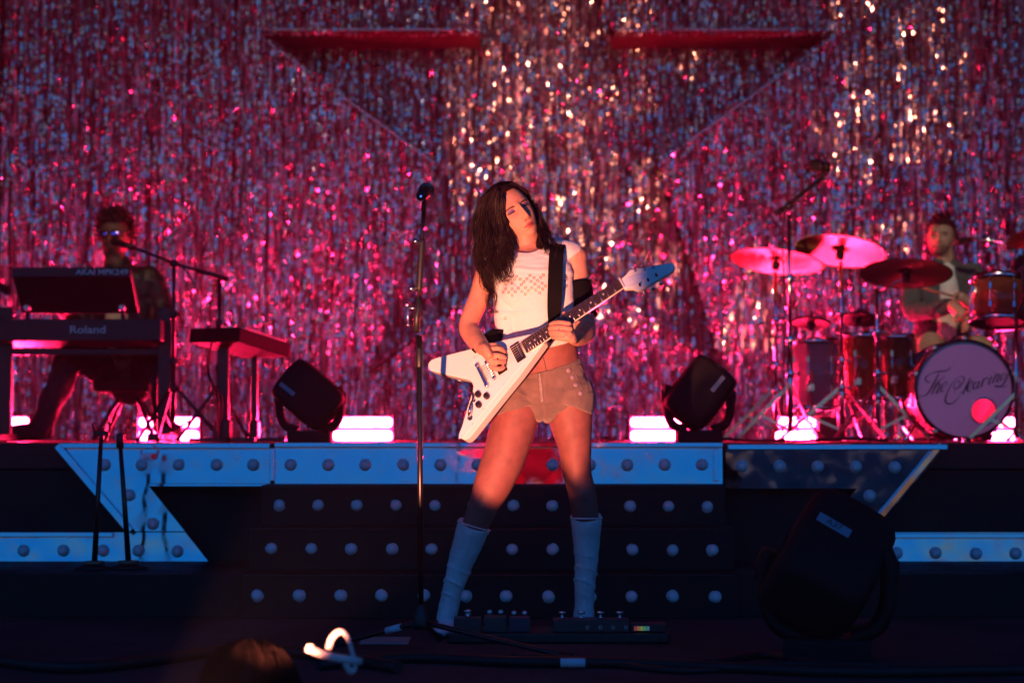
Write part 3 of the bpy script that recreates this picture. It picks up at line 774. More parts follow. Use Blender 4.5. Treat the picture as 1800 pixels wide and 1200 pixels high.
# boots
M_BOOT = mat('white_leather', (0.66, 0.66, 0.68), 0.5, bump=0.35, bscale=120, spec=0.35, var=0.12, vscale=12)
def boot(path, radii, foot, label_side, topn):
    s = MB()
    limb(s, path, radii, 8, 28, up=(1, 0, 0), ends=False)
    limb(s, foot[0], foot[1], 6, 20, up=(0, 0, 1))
    me = voxelize(s, 0.0035, 2)
    bm = bmesh.new(); bm.from_mesh(me); bm.normal_update()
    z0 = path[0].z
    for v in bm.verts:
        p = v.co; t = (z0 - p.z)
        w = math.exp(-((t - 0.22) / 0.10) ** 2)
        # slouch creases around the ankle
        wn_ = 4.5 * noise.noise(Vector((p.x * 9, p.y * 9, p.z * 6))); ph = 120 * p.z + 40 * p.x + wn_
        cr = max(0.0, math.sin(ph)) ** 3 * (0.5 + 0.5 * noise.noise(p * 14 + Vector((7, 1, 3))))
        v.co = p + v.normal * (0.0075 * w * cr + 0.0030 * noise.noise(p * 13) + 0.0012 * noise.noise(p * 45))
        v.co.x += S(0, SY)
    bm.to_mesh(me); bm.free()
    o = mesh_obj('boot', me, M_BOOT, singer)
    tr_ = bvh_of(o); ln = catmull([tuple(p) for p in path], 6); sp = []
    for q in ln[1:]:
        h_ = tr_.ray_cast(Vector((q[0] + .004, q[1] - .3, q[2])), Vector((0, 1, 0)))
        if h_[0] is not None: sp.append(h_[0])
    if len(sp) > 3: MB().tube(sp, .0016, 6).build('boot_seam', M_BOOT, o)
    rim = []
    for k in range(33):
        a_ = 2 * PI * k / 32; rim.append(path[0] + Vector((radii[0][0] * math.cos(a_) * 1.0, radii[0][1] * math.sin(a_) * 1.0, -.006 + topn * math.cos(a_))))
    MB().tube(rim, .0028, 8).build('boot_rim', M_BOOT, o)
    return o
B1 = [J(833, 921, .012), J(822, 955, .035), J(811, 985, .05), J(799, 1025, .062), J(789, 1066, .07), J(785, 1090, .075)]
B1r = [(S(28.5, SY), .066), (S(26, SY), .064), (S(23, SY), .058), (S(18.5, SY), .047), (S(17.5, SY), .044), (S(18.5, SY), .046)]
boot(B1, B1r, ([J(787, 1096, .085), J(784, 1102, .04), J(777, 1109, -.03), J(772, 1113, -.07)], [(.034, .032), (.030, .036), (.022, .038), (.014, .026)]), 'l', -.018)
B2 = [J(1030.5, 907, .072), J(1031, 945, .10), J(1030.5, 985, .115), J(1028, 1025, .13), J(1027, 1062, .14), J(1026, 1092, .145)]
B2r = [(S(28, SY), .066), (S(25, SY), .062), (S(20.5, SY), .055), (S(18.5, SY), .047), (S(17.5, SY), .044), (S(19.5, SY), .048)]
MB().box(J(858, 934, -.03), (.006, .004, .020), None, .001).build('zipper_pull', M_ZIP, singer)
boot(B2, B2r, ([J(1026, 1092, .16), J(1025, 1097, .11), J(1022, 1108, .03), J(1020, 1115, -.02)], [(.034, .032), (.030, .036), (.022, .040), (.014, .028)]), 'r', 0.0)

# black armband, ring
s = MB(); limb(s, [J(1016.5, 497, .012), J(1021, 525, 0.0), J(1027, 556, -.02)], [.0495, .0495, .050], 6, 26, ends=False)
s.build('armband', mat('black_elastic', (0.005, 0.004, 0.005), 0.85, bump=0.3, bscale=200, spec=0.1), singer)
MB().torus(GF(984, 582.5, .0525), (GF(1000, 586, .05) - GF(970, 580, .05)), 0.0112, 0.0016, 20, 6).build('ring', M_CHROME, singer)

# hair
rng = np.random.default_rng(11)
hk = lambda P: ~((P[:, 1] < np.where(P[:, 0] < 0, -32, -8)) & (P[:, 2] < 66 - 0.004 * P[:, 0] ** 2) & (np.abs(P[:, 0]) < 69)) & (P[:, 2] > -75)
hm = head_cap(H0, HM, hk, 11, HS)
def hl(x, y, z): return tuple(H0 + HM @ Vector((x, y, z)) * (0.001 * HS))
def t3(v): return tuple(v)
# over the crown from the parting to both sides
for k in range(16):
    yy = -72 + k * 9
    zt = 116 * math.sqrt(max(0.05, 1 - (max(-yy, yy * 0.9) / 104) ** 2)) + 6
    strand_set(hm, [hl(12, yy, zt), hl(-26, yy + 4, zt - 4), hl(-60, yy + 14, zt - 34), hl(-78, yy * .6 + 22, zt * .25 + 5), hl(-84, 20 + yy * .3, -45)], [(.004, .006, .001), (.005, .007, .002), (.007, .010, .004), (.008, .012, .012), (.008, .012, .012)], 20, rng, 0.0016, lenvar=.05, wave=.004)
    strand_set(hm, [hl(10, yy, zt), hl(40, yy + 4, zt - 10), hl(68, yy + 12, zt - 44), hl(80, yy * .6 + 24, zt * .1), hl(80, 30 + yy * .3, -60)], [(.004, .006, .001), (.005, .007, .002), (.007, .010, .004), (.006, .012, .012), (.006, .012, .012)], 18, rng, 0.0016, lenvar=.05, wave=.004)
# long mass on the left of the picture
for (g, rd, cnt) in (
    ([J(878, 334, .0), J(854, 352, .01), J(846, 395, .015), J(845, 440, .0), J(852, 478, -.035), J(862, 508, -.07)], [(.008, .02, .008), (.016, .04, .02), (.018, .045, .02), (.022, .045, .02), (.020, .035, .02), (.024, .02, .03)], 420),
    ([J(878, 330, -.03), J(868, 365, -.03), J(868, 405, -.03), J(874, 440, -.06), J(872, 475, -.095), J(872, 505, -.11)], [(.01, .02, .012), (.020, .02, .02), (.030, .03, .02), (.036, .03, .02), (.036, .022, .02), (.036, .012, .03)], 520),
    ([J(884, 345, -.07), J(882, 370, -.065), J(885, 400, -.06), J(890, 430, -.075), J(885, 462, -.105), J(878, 492, -.118)], [(.006, .01, .01), (.008, .012, .012), (.012, .015, .02), (.018, .018, .02), (.026, .016, .02), (.03, .01, .03)], 280),
    ([J(866, 460, -.02), J(858, 490, -.05), J(862, 520, -.085), J(872, 556, -.085)], [(.02, .02, .02), (.022, .02, .02), (.014, .015, .02), (.008, .01, .02)], 80),
    ):
    strand_set(hm, [t3(p) for p in g], rd, cnt, rng, 0.0012, wave=.020, wl=15, lenvar=.40, taper=.25)
# shorter mass falling behind the neck to the other shoulder
strand_set(hm, [t3(J(935, 360, .06)), t3(J(947, 392, .06)), t3(J(955, 416, .03)), t3(J(968, 434, -.03)), t3(J(980, 452, -.075))], [(.02, .02, .01), (.018, .03, .02), (.022, .03, .018), (.024, .02, .014), (.016, .012, .014)], 420, rng, 0.0012, wave=.014, wl=12, lenvar=.35)
strand_set(hm, [t3(J(940, 385, .04)), t3(J(948, 412, .0)), t3(J(953, 432, -.05)), t3(J(962, 450, -.085))], [(.006, .02, .01), (.008, .02, .02), (.014, .015, .018), (.010, .01, .014)], 190, rng, 0.0012, wave=.012, wl=12, lenvar=.35)
# locks from the temple past the ear
strand_set(hm, [hl(-30, -78, 92), hl(-56, -66, 66), hl(-70, -48, 25), hl(-76, -36, -25), hl(-78, -20, -80)], [(.006, .008, .006), (.005, .012, .008), (.005, .016, .01), (.006, .016, .012), (.010, .016, .012)], 150, rng, .0013, wave=.006, wl=10, lenvar=.15)
# loose wisps
strand_set(hm, [t3(J(936, 352, -.02)), t3(J(948, 366, -.03)), t3(J(951, 388, -.03)), t3(J(962, 405, -.02))], [(.002, .01, .004), (.006, .01, .006), (.005, .01, .006), (.008, .01, .01)], 14, rng, 0.0009, wave=.006)
strand_set(hm, [hl(-40, -86, 78), hl(-58, -74, 45), hl(-66, -64, 5), hl(-66, -60, -35), hl(-60, -58, -70)], [(.003, .003, .003)] * 5, 9, rng, 0.0009, wave=.004, lenvar=.2)
for (g, rd, cnt) in (([J(880, 330, 0), J(848, 350, 0), J(834, 410, 0), J(832, 465, -.02), J(848, 515, -.06)], [(.008, .03, .003), (.010, .05, .02), (.012, .05, .03), (.014, .04, .03), (.02, .03, .03)], 50), ([J(890, 420, -.08), J(898, 450, -.10), J(893, 475, -.115), J(884, 498, -.122)], [(.01, .01, .01), (.012, .01, .02), (.016, .008, .02), (.02, .006, .02)], 40)):
    strand_set(hm, [t3(p) for p in g], rd, cnt, rng, 0.0007, wave=.03, wl=16, lenvar=.5, taper=.3)
hair_me = hm.mesh('hair', M_HAIR)
hair = mesh_obj('hair', hair_me, M_HAIR, singer)
print('SINGER tris', len(body_me.polygons) * 2, len(shirt_me.polygons) * 2, len(hair_me.polygons) * 2)
# ------------------------------------------------------------------ the guitar, its strap and cable
guitar = thing('electric_guitar', 'white V-shaped electric guitar held across the dark-haired guitarist', 'guitar', G0)
M_GW = mat('white_gloss_lacquer', (0.80, 0.78, 0.74), 0.16, spec=0.5, bump=0.02, bscale=40, Coat_Weight=0.4)
M_PG = mat('white_pickguard_plastic', (0.80, 0.77, 0.80), 0.3, spec=0.5)
M_ROSE = mat('dark_rosewood', (0.030, 0.012, 0.010), 0.45, bump=0.3, bscale=150, var=0.3, vscale=60)
M_PEARL = mat('pearl_inlay', (0.75, 0.72, 0.68), 0.3)
M_PICK = mat('black_pickup', (0.015, 0.010, 0.012), 0.3)
def gmap(u, v, d): return GP(u * 0.001, v * 0.001, d * 0.001)
half = [(222, 24), (198, 35), (90, 82), (-34, 128), (-170, 181), (-190, 185), (-205, 180), (-213, 166), (-212, 150), (-160, 92), (-98, 27), (-88, 12)]
outl = half + [(-86, 0)] + [(u, -v) for u, v in reversed(half)]
def slab(poly, d0, d1, name, m, parent, bev=0, fn=gmap):
    bm = bmesh.new()
    b_ = world_loc(parent)
    f = bm.faces.new([bm.verts.new(fn(a, c, d0) - b_) for a, c in poly])
    top = bmesh.ops.extrude_face_region(bm, geom=[f])
    dv = fn(0, 0, d1) - fn(0, 0, d0)
    for v in [g for g in top['geom'] if isinstance(g, bmesh.types.BMVert)]: v.co += dv
    bmesh.ops.recalc_face_normals(bm, faces=bm.faces)
    if bev:
        eds = [e for e in bm.edges if len(e.link_faces) == 2 and e.calc_face_angle(0) > 0.6]
        bmesh.ops.bevel(bm, geom=eds, offset=bev, segments=3, affect='EDGES', profile=0.5)
    me = bpy.data.meshes.new(name); bm.to_mesh(me); bm.free(); me.materials.append(m)
    o = bpy.data.objects.new(name, me); return link(o, parent)
slab(outl, -40, 0, 'body', M_GW, guitar, 0.0045)
slab([(165, 33), (30, 64), (-40, 92), (-54, 80), (-22, 40), (-20, -22), (-72, -34), (-112, -64), (-212, -150), (-220, -166), (-203, -170), (-60, -112), (165, -33)], 0.3, 2.6, 'pickguard', M_PG, guitar, 0.0008)
# neck: rounded back, fingerboard, frets, dots
nk = MB()
for_rings = []
for k in range(9):
    u = 130 + (578 - 130) * k / 8; w = 27 - 6.5 * (u - 130) / 448; dep = 22 - 5 * (u - 130) / 448
    for_rings.append([gmap(u, w * math.cos(t), 4 - (dep + 3) * math.sin(t)) for t in np.linspace(0, PI, 13)])
Vn = [p for r_ in for_rings for p in r_]; Fn = [(i * 13 + j, i * 13 + j + 1, (i + 1) * 13 + j + 1, (i + 1) * 13 + j) for i in range(8) for j in range(12)]
Fn += [(i * 13 + 12, i * 13, (i + 1) * 13, (i + 1) * 13 + 12) for i in range(8)] + [tuple(range(13)), tuple(8 * 13 + j for j in range(12, -1, -1))]
nk.add(Vn, Fn, True); nk.build('neck', M_GW, guitar)
slab([(148, 25.5), (573, 20), (573, -20), (148, -25.5)], 4.2, 9.5, 'fingerboard', M_ROSE, guitar, 0.0012)
fb = 573.0
for k in range(1, 23):
    u = fb - fb * (1 - 2 ** (-k / 12)) * 1.0
    w = 20 + 5.5 * (573 - u) / 425
    MB().tube([gmap(u, -w, 9.8), gmap(u, w, 9.8)], 0.0011, 6).build('fret', M_STEEL, guitar)
    if k in (3, 5, 7, 9, 12, 15, 17, 19, 21):
        um = u + (fb * 2 ** (-(k - 1) / 12) - u) / 2
        for vv in ((-8, 8) if k == 12 else (0,)):
            MB().lathe(gmap(um, vv, 9.2), g_n, [(0.0032, 0), (0.0032, 0.0008)], 14).build('inlay_dot', M_PEARL, guitar)
slab([(572, 20.5), (577, 20.5), (577, -20.5), (572, -20.5)], 4, 12.5, 'nut', M_PEARL, guitar, 0.0008)
# headstock, laid back
h_u = (g_u * math.cos(R(15)) - g_n * math.sin(R(15))).normalized(); h_n = (g_n * math.cos(R(15)) + g_u * math.sin(R(15))).normalized()
h_o = gmap(576, 0, 3)
def hmap(a, c, d): return h_o + h_u * (a * .001) + g_v * (c * .001) + h_n * (d * .001)
def h_hit(px, py):
    o = Vector((0, 0, CAM_H)); r = W(px, py, 1.0) - o; t = (h_o - o).dot(h_n) / r.dot(h_n); q = o + r * t - h_o
    return q.dot(h_u) * 1000, q.dot(g_v) * 1000
hs = [h_hit(*p) for p in ((1091, 491), (1100, 483), (1107, 474), (1130, 470.5), (1160, 465), (1178, 461.5), (1184, 463), (1186, 468), (1184, 474), (1178, 479), (1150, 495), (1122, 511.5), (1112, 507), (1104, 507), (1097, 508))]
headst = slab(hs, -15, 0, 'headstock', M_GW, guitar, 0.002, hmap)
bell = [h_hit(*p) for p in ((1093, 494), (1100, 489), (1112, 485), (1124, 481), (1133, 481), (1136, 485), (1131, 492), (1122, 499), (1112, 504), (1103, 505.5), (1097, 506))]
slab(bell, 0.2, 2.2, 'truss_rod_cover', mat('pale_cover_plastic', (0.62, 0.70, 0.80), 0.25), headst, 0.0006, hmap)
cx_ = sum(p[0] for p in bell) / len(bell); cy_ = sum(p[1] for p in bell) / len(bell)
MB().tube([hmap(cx_ - 22 + 46 * t, cy_ - 3 + 6 * math.sin(t * 21) * (1 - .4 * t) + 3 * t, 2.6) for t in np.linspace(0, 1, 40)], [(0.0011, 0.0004)] * 40, 6).build('script_logo', mat('silver_script', (0.8, 0.85, 0.95), 0.4), headst)
for i, p in enumerate(((1117, 477), (1133, 474), (1149, 470.5), (1125, 502), (1139.5, 493), (1154, 484.5))):
    a, c = h_hit(*p); up_ = i < 3
    tn = MB().lathe(hmap(a, c, -1), h_n, [(0.0042, 0), (0.0042, .006), (0.0030, .007), (0.0030, .014), (0.0036, .015)], 12)
    tn.build('tuner_post', M_PICK if not up_ else M_STEEL, headst)
    sgn = 1 if up_ else -1
    edge = 22 if up_ else 26
    kb = MB().tube([hmap(a, c + sgn * 6, -14), hmap(a + 2, c + sgn * edge, -14)], 0.0028, 8)
    kb.ball(hmap(a + 2, c + sgn * (edge + 5), -14), (0.0045, 0.0085, 0.0075), 12, 8, Matrix((g_v, h_u, h_n)).transposed())
    kb.build('tuner_key', M_CHROME, headst)
# pickups, bridge, tailpiece
def pickup(u, name='pickup'):
    o = slab([(u + 19, 38), (u + 19, -38), (u - 19, -38), (u - 19, 38)], 2.7, 8.0, name, M_PICK, guitar, 0.0015)
    for k in range(6):
        v = -25 + 10 * k
        MB().lathe(gmap(u + 8, v, 7.5), g_n, [(0.0026, 0), (0.0026, 0.0014)], 10).build('pole_screw', M_STEEL, o)
    return o
pickup(120); pickup(38)
br = slab([(6, 42), (6, -42), (-8, -42), (-8, 42)], 6, 13, 'bridge', M_STEEL, guitar, 0.002)
for k in range(6): MB().box(gmap(-1, -25 + 10 * k, 14), (.010, .005, .003), Matrix((g_u, g_v, g_n)).transposed()).build('saddle', M_STEEL, br)
for v in (-37, 37): MB().lathe(gmap(-1, v, 2), g_n, [(0.007, 0), (0.007, .005), (.004, .006), (.004, .013)], 14).build('bridge_post', M_CHROME, br)
tl = MB().tube([gmap(-38, t, 9) for t in np.linspace(-46, 46, 9)], [(.0075, .0055)] * 9, 14, up=g_u).build('tailpiece', M_CHROME, guitar)
for v in (-46, 46): MB().lathe(gmap(-38, v, 2), g_n, [(0.008, 0), (0.008, .013), (.006, .015)], 14).build('tailpiece_stud', M_CHROME, tl)
for k in range(6):
    v0 = -26 + 10.4 * k; v1 = -16 + 6.4 * k
    MB().tube([gmap(-38, v0, 13), gmap(-1, v0, 15.5), gmap(574, v1, 13)], [0.00035 + 0.00011 * k] * 3, 5).build('string', mat('string_steel', (0.62, 0.5, 0.42), 0.3, 1.0), guitar)
# controls
for (u, v) in ((-82, -57), (-56, -83), (-97, -95)):
    MB().lathe(gmap(u, v, 2.6), g_n, [(0.0125, 0), (0.012, .006), (.0105, .012), (.0095, .0145), (.006, .0155)], 20).build('knob', mat('smoked_knob', (0.05, 0.03, 0.04), 0.12, 0.6), guitar)
MB().lathe(gmap(-106, -68, 2), g_n, [(0.006, 0), (0.006, .003), (.0022, .004), (.0022, .014), (.0035, .017)], 12).build('toggle_switch', M_CHROME, guitar)
jk = MB().lathe(gmap(-148, -118, 1), g_n, [(0.011, 0), (0.011, .003), (.006, .004), (.006, .010)], 16).build('jack_plate', M_CHROME, guitar)
for (u, v) in ((-35, 86), (158, 28), (158, -28), (-90, -118), (-205, -162), (-30, -20), (20, -78), (-150, -146)):
    MB().lathe(gmap(u, v, 2.5), g_n, [(0.0022, 0), (0.0016, .0012)], 8).build('screw', M_STEEL, guitar)
# cable with its plug
cb = [gmap(-148, -118, 10), gmap(-140, -112, 24), gmap(-118, -88, 30), gmap(-104, -70, 22), gmap(-100, -40, 8), gmap(-112, -8, -14), gmap(-105, 2, -50), gmap(-40, 20, -60), gmap(20, 30, -60)]
cable = MB().tube([Vector(q) for q in catmull([tuple(p) for p in cb], 6)], 0.0028, 8).build('guitar_cable', M_CABLE)
tag(cable, 'thin black cable looping round the lower wing of the white guitar', 'cable')
MB().tube([gmap(-148, -118, 8), gmap(-133, -108, 24), gmap(-120, -92, 29)], [.0062, .0068, .0045], 12).build('plug', M_CHROME, cable)
# capo-like clamp of a strap lock on the upper wing
MB().lathe(gmap(-120, 62, -20), (g_v * -1 + g_u * -1).normalized(), [(.006, 0), (.006, .012), (.011, .014), (.011, .020)], 12).build('strap_button', M_CHROME, guitar)

# strap: one black band over the shoulder, down the chest and behind the guitar
def ribbon(pts, wid, th, name, m, parent=None, nrm=None, per=6):
    Q = catmull([tuple(p) for p in pts], per); N = [Vector(q) for q in catmull([tuple(v) for v in nrm], per)]
    Wd = [q[0] for q in catmull([(w_, 0) for w_ in wid], per)]
    V = []; F = []
    k = len(Q)
    for i in range(k):
        t = Vector(Q[min(i + 1, k - 1)]) - Vector(Q[max(i - 1, 0)]); nn = N[i].normalized(); sd = t.cross(nn).normalized()
        p = Vector(Q[i])
        V += [p - sd * Wd[i] / 2, p + sd * Wd[i] / 2, p + sd * Wd[i] / 2 + nn * th, p - sd * Wd[i] / 2 + nn * th]
    for i in range(k - 1):
        for j in range(4): F.append((i * 4 + j, i * 4 + (j + 1) % 4, (i + 1) * 4 + (j + 1) % 4, (i + 1) * 4 + j))
    F += [(0, 1, 2, 3), tuple((k - 1) * 4 + j for j in (3, 2, 1, 0))]
    return MB().add(V, F).build(name, m, parent)
fy = Vector((0, -1, 0)); fu = Vector((0, -0.3, 1)); fb_ = Vector((0, 1, 0.2))
M_STRAP = mat('black_strap_webbing', (0.005, 0.004, 0.005), 0.8, bump=0.4, bscale=250, spec=0.1)
strap = ribbon([J(890, 585, .12), J(930, 520, .135), J(968, 462, .12), J(984, 424, .055), J(982, 427, -.005), J(979, 440, -.062), J(977, 462, -.094), J(976, 490, -.118), J(975, 520, -.126), J(974, 548, -.112), J(972, 572, -.118), J(962, 600, -.115)],
               [.054] * 9 + [.050, .038, .030], .0028, 'guitar_strap', M_STRAP, None, [fb_, fb_, fb_ + fu, fu, fu * 1.2 + fy, fy + fu * .6, fy + fu * .3, fy, fy, fy, fy, fy])
tag(strap, 'wide black strap running down the chest of the guitarist in white', 'strap')
ribbon([J(832, 618, -.165), J(850, 600, -.13), J(868, 590, -.095), J(884, 588, -.04), J(893, 586, .05)], [.020, .034, .05, .05, .05], .0028, 'strap_tail', M_STRAP, strap, [fy, fy, fy, fy + Vector((-1, 0, 0)), Vector((-1, -.2, 0))])
# thin tie wire standing off the armband
wire = MB().tube([Vector(q) for q in catmull([tuple(J(*p)) for p in ((1038, 503, -.03), (1041, 488, -.04), (1047, 484, -.04), (1051, 490, -.04), (1049, 497, -.035), (1044, 498, -.03), (1038, 490, -.02), (1037, 470, -.01), (1040, 446, .0))], 6)], 0.0011, 6).build('tie_cord', M_CABLE, singer)
# ------------------------------------------------------------------ vocal microphone stand in front of the singer
def cone_pts(a, c, k=6): return [Vector(a).lerp(Vector(c), i / (k - 1)) for i in range(k)]
MY = 6.88
def K(px, py, dy=0.0): return W(px, py, MY + dy)
ms = thing('microphone_stand', 'tall straight black microphone stand on a tripod at the front of the stage', 'microphone stand', (K(740, 1100).x, MY, 0))
M_POLE = mat('dark_satin_pole', (0.05, 0.042, 0.045), 0.3, 0.85)
MB().tube([K(737, 590), K(740, 1078)], 0.0098, 14).build('lower_tube', M_POLE, ms)
MB().tube([K(745, 372), K(742, 412), K(733, 585)], 0.0068, 12).build('upper_tube', M_POLE, ms)
MB().tube([K(742.5, 420), K(741.5, 428), K(737, 505), K(736.5, 512)], [.0105, .0115, .0115, .010], 14).build('clutch_sleeve', M_PLAST, ms)
MB().tube([K(736, 520), K(735, 548), K(733, 552), K(732, 582)], [.009, .011, .012, .012], 14).build('clutch', M_PLAST, ms)
MB().lathe(K(737, 636), (0, 0, 1), [(.011, -.02), (.0125, -.015), (.0125, .045), (.010, .05)], 16).build('height_clutch', M_PLAST, ms)
MB().tube([K(745.5, 352), K(744.5, 372)], [.0075, .0095], 12).build('microphone_clip', M_PLAST, ms)
for (x, y) in ((730, 424), (723.5, 507)):
    MB().lathe(K(x, y, -.002), (1, 0, 0), [(.008, -.006), (.010, -.003), (.010, .004), (.005, .006), (.004, .018)], 12).build('wing_screw', M_CHROME, ms)
th = MB().tube([K(717.5, 541.5), K(733, 541)], .0032, 8).ball(K(716, 535), .0062).tube([K(716, 535), K(717, 571)], .0026, 8).ball(K(717.5, 571), .0062)
th.build('t_handle', M_CHROME, ms)
MB().tube([K(729 + 3 * math.sin(t * 1.0), 460 + t * 5.0, -.006) for t in np.linspace(0, 9, 30)], .0022, 6).build('cable_twist', M_CABLE, ms)
hub = K(740, 1092)
MB().lathe((hub.x, MY, hub.z - .025), (0, 0, 1), [(.026, 0), (.030, .015), (.026, .045), (.014, .075), (.012, .085)], 16).build('tripod_hub', M_PLAST, ms)
for e in (W(598, 1121, 7.05), W(1000, 1152, 6.60), W(772, 1108, 7.25)):
    e = Vector((e.x, e.y, 0.012)); 
    l = MB().tube(cone_pts((hub.x, MY, hub.z), e), .0095, 10).build('leg', M_POLE, ms)
    d = (e - Vector((hub.x, MY, hub.z))).normalized()
    MB().tube([e - d * .03, e + d * .012], [.013, .014], 10).build('rubber_foot', M_RUBBER, l)
    if e.x < hub.x - .1:
        q = Vector((hub.x, MY, hub.z)).lerp(e, .24); q2 = Vector((hub.x, MY, hub.z)).lerp(e, .42)
        MB().tube([q, q2], .0125, 12).build('tape_band', M_TAPE, l)
mc = thing('microphone', 'round-headed microphone on top of the straight stand', 'microphone', K(745, 352))
c0 = K(750, 335, .05); ax = (c0 - K(741, 344, -.08)).normalized()
M_GRILLE = mat('dark_mesh_grille', (0.03, 0.028, 0.03), 0.4, 0.7, bump=1.0, bscale=450)
MB().ball(c0, .0275, 24, 16).build('grille', M_GRILLE, mc)
MB().lathe(c0 - ax * .012, ax, [(.0285, -.004), (.0285, .004)], 24).build('grille_band', M_CHROME, mc)
MB().lathe(c0 - ax * .150, ax, [(.012, 0), (.0175, .004), (.0185, .06), (.0225, .125), (.0235, .14)], 20).build('handle', M_PLAST, mc)
MB().lathe(c0 - ax * .153, ax, [(.003, 0), (.003, .004)], 10).build('indicator', mat('blue_led', (.1, .2, .8), .4, emit=(.1, .25, 1), estr=.25), mc)

# ------------------------------------------------------------------ pedals, set list, cables on the floor
def fl(px, py, z=0.0):
    """floor point under a place of the picture"""
    Y = 7.0
    for _ in range(30):
        p = W(px, py, Y); Y *= (CAM_H - z) / max(1e-3, (CAM_H - p.z))
    return W(px, py, Y)
pb = thing('pedalboard', 'low black pedalboard on the floor at the boots of the guitarist', 'pedalboard', (0.2, 7.1, 0))
A = fl(788, 1131); B = fl(1176, 1131)
xm = (A.x + B.x) / 2; yf = A.y
MB().box((xm, yf + .13, .02), (B.x - A.x, .26, .034), bevel=.005).build('board', M_METALB, pb)
for sx_ in (-1, 1):
    for sy in (.03, .23): MB().lathe((xm + sx_ * (B.x - A.x) * .46, yf + sy, 0), (0, 0, 1), [(.012, 0), (.012, .004)], 10).build('rubber_foot', M_RUBBER, pb)
def pedal(x0, x1, h, d, label, body_c, knobs=0, switches=0, lights=0, screen=False, d0=.02):
    a = W(x0, 1110, yf).x; c = W(x1, 1110, yf).x; w = c - a
    t = thing('effects_pedal', label, 'effects pedal', ((a + c) / 2, yf + d0 + d / 2, .038), 'effects pedals on the pedalboard')
    m = mat('pedal_' + str(round(body_c[0] * 100)) + '_' + str(round(body_c[2] * 100)), body_c, 0.4, bump=.08, bscale=300)
    MB().box(((a + c) / 2, yf + d0 + d / 2, .038 + h / 2), (w, d, h), bevel=.004).build('case', m, t)
    top = .038 + h
    for k in range(knobs):
        MB().lathe((a + w * (k + .5) / knobs, yf + d0 + d * .8, top), (0, 0, 1), [(.011, 0), (.010, .010), (.009, .016), (.006, .018)], 14).build('knob', M_STEEL, t)
    for k in range(switches):
        x = a + w * (k + .5) / switches
        MB().lathe((x, yf + d0 + d * .3, top), (0, 0, 1), [(.006, 0), (.006, .012), (.004, .012), (.004, .018), (.0135, .020), (.0145, .025), (.012, .029)], 16).build('footswitch', M_CHROME, t)
    for k in range(lights):
        x = a + w * (.45 + .5 * k / max(1, lights - 1) * 1.0)
        MB().torus((x, yf + d0 - .002, .038 + h * .42), (0, 1, 0), .0055, .0016, 14, 6).build('socket', M_STEEL, t)
    if screen:
        cols = [(1, .1, .1), (1, .5, .1), (.8, 1, .2), (.2, 1, .4), (.2, .6, 1)]
        for k in range(5):
            MB().box((a + w * (.12 + .09 * k), yf + d0 - .002, .038 + h * .5), (w * .08, .003, h * .5)).build('display_segment', mat('display_%d' % k, (.1, .1, .1), .4, emit=cols[k], estr=.02), t)
    return t
pedal(797, 846, .050, .10, 'dark pedal with one pale knob beside the left boot', (0.02, 0.02, 0.025), knobs=1, switches=1)
pedal(850, 890, .056, .11, 'dark pedal with two pale knobs left of the pedalboard middle', (0.03, 0.03, 0.035), knobs=2)
pedal(894, 932, .052, .11, 'dark blue pedal right of the two-knob pedal', (0.02, 0.02, 0.05), knobs=2)
pedal(972, 1108, .044, .13, 'long black switcher pedal with four mushroom footswitches', (0.016, 0.015, 0.018), switches=4, lights=4)
pedal(1110, 1172, .030, .09, 'low tuner pedal with a small rainbow display at the right end', (0.014, 0.013, 0.015), screen=True)
sl = MB(); a = fl(632, 1131); c = fl(722, 1123)
sl.box(((a.x + c.x) / 2, (a.y + c.y) / 2, .004), (c.x - a.x, c.y - a.y + .05, .006), bevel=.001)
tag(sl.build('set_list', mat('grey_paper', (0.30, 0.29, 0.27), 0.8)), 'flat grey set list lying under the leg of the microphone stand', 'set list')
rnd = random.Random(4)
def floor_cable(pts, r, label, name='floor_cable', m=None):
    P = [fl(x, y, r) for x, y in pts]
    Q = catmull([(p.x, p.y, r) for p in P], 8)
    o = MB().tube([Vector(q) for q in Q], r, 8).build(name, m or M_CABLE); tag(o, label, 'cable', 'cables along the stage edge'); return o
floor_cable([(-20, 1158), (120, 1172), (260, 1160), (420, 1140), (560, 1150), (700, 1172)], .020, 'thick black cable loom winding in from the left edge')
floor_cable([(560, 1168), (720, 1155), (900, 1162), (1090, 1164), (1280, 1172), (1500, 1180), (1820, 1176)], .018, 'thick black cable loom crossing in front of the pedalboard')
floor_cable([(900, 1152), (1010, 1158), (1200, 1178), (1400, 1166), (1600, 1184)], .011, 'thin black cable crossing below the pedalboard to the right')
floor_cable([(1240, 1165), (1340, 1150), (1420, 1163), (1560, 1170)], .012, 'black cable leading to the big dark moving head')
a = fl(985, 1166, .02); c = fl(1028, 1166, .02)
tag(MB().tube([(a.x, a.y - .022, .026), (c.x, c.y - .022, .026)], .0145, 12).build('cable_sleeve', M_TAPE), 'pale blue sleeve round the cable in front of the pedalboard', 'cable sleeve')

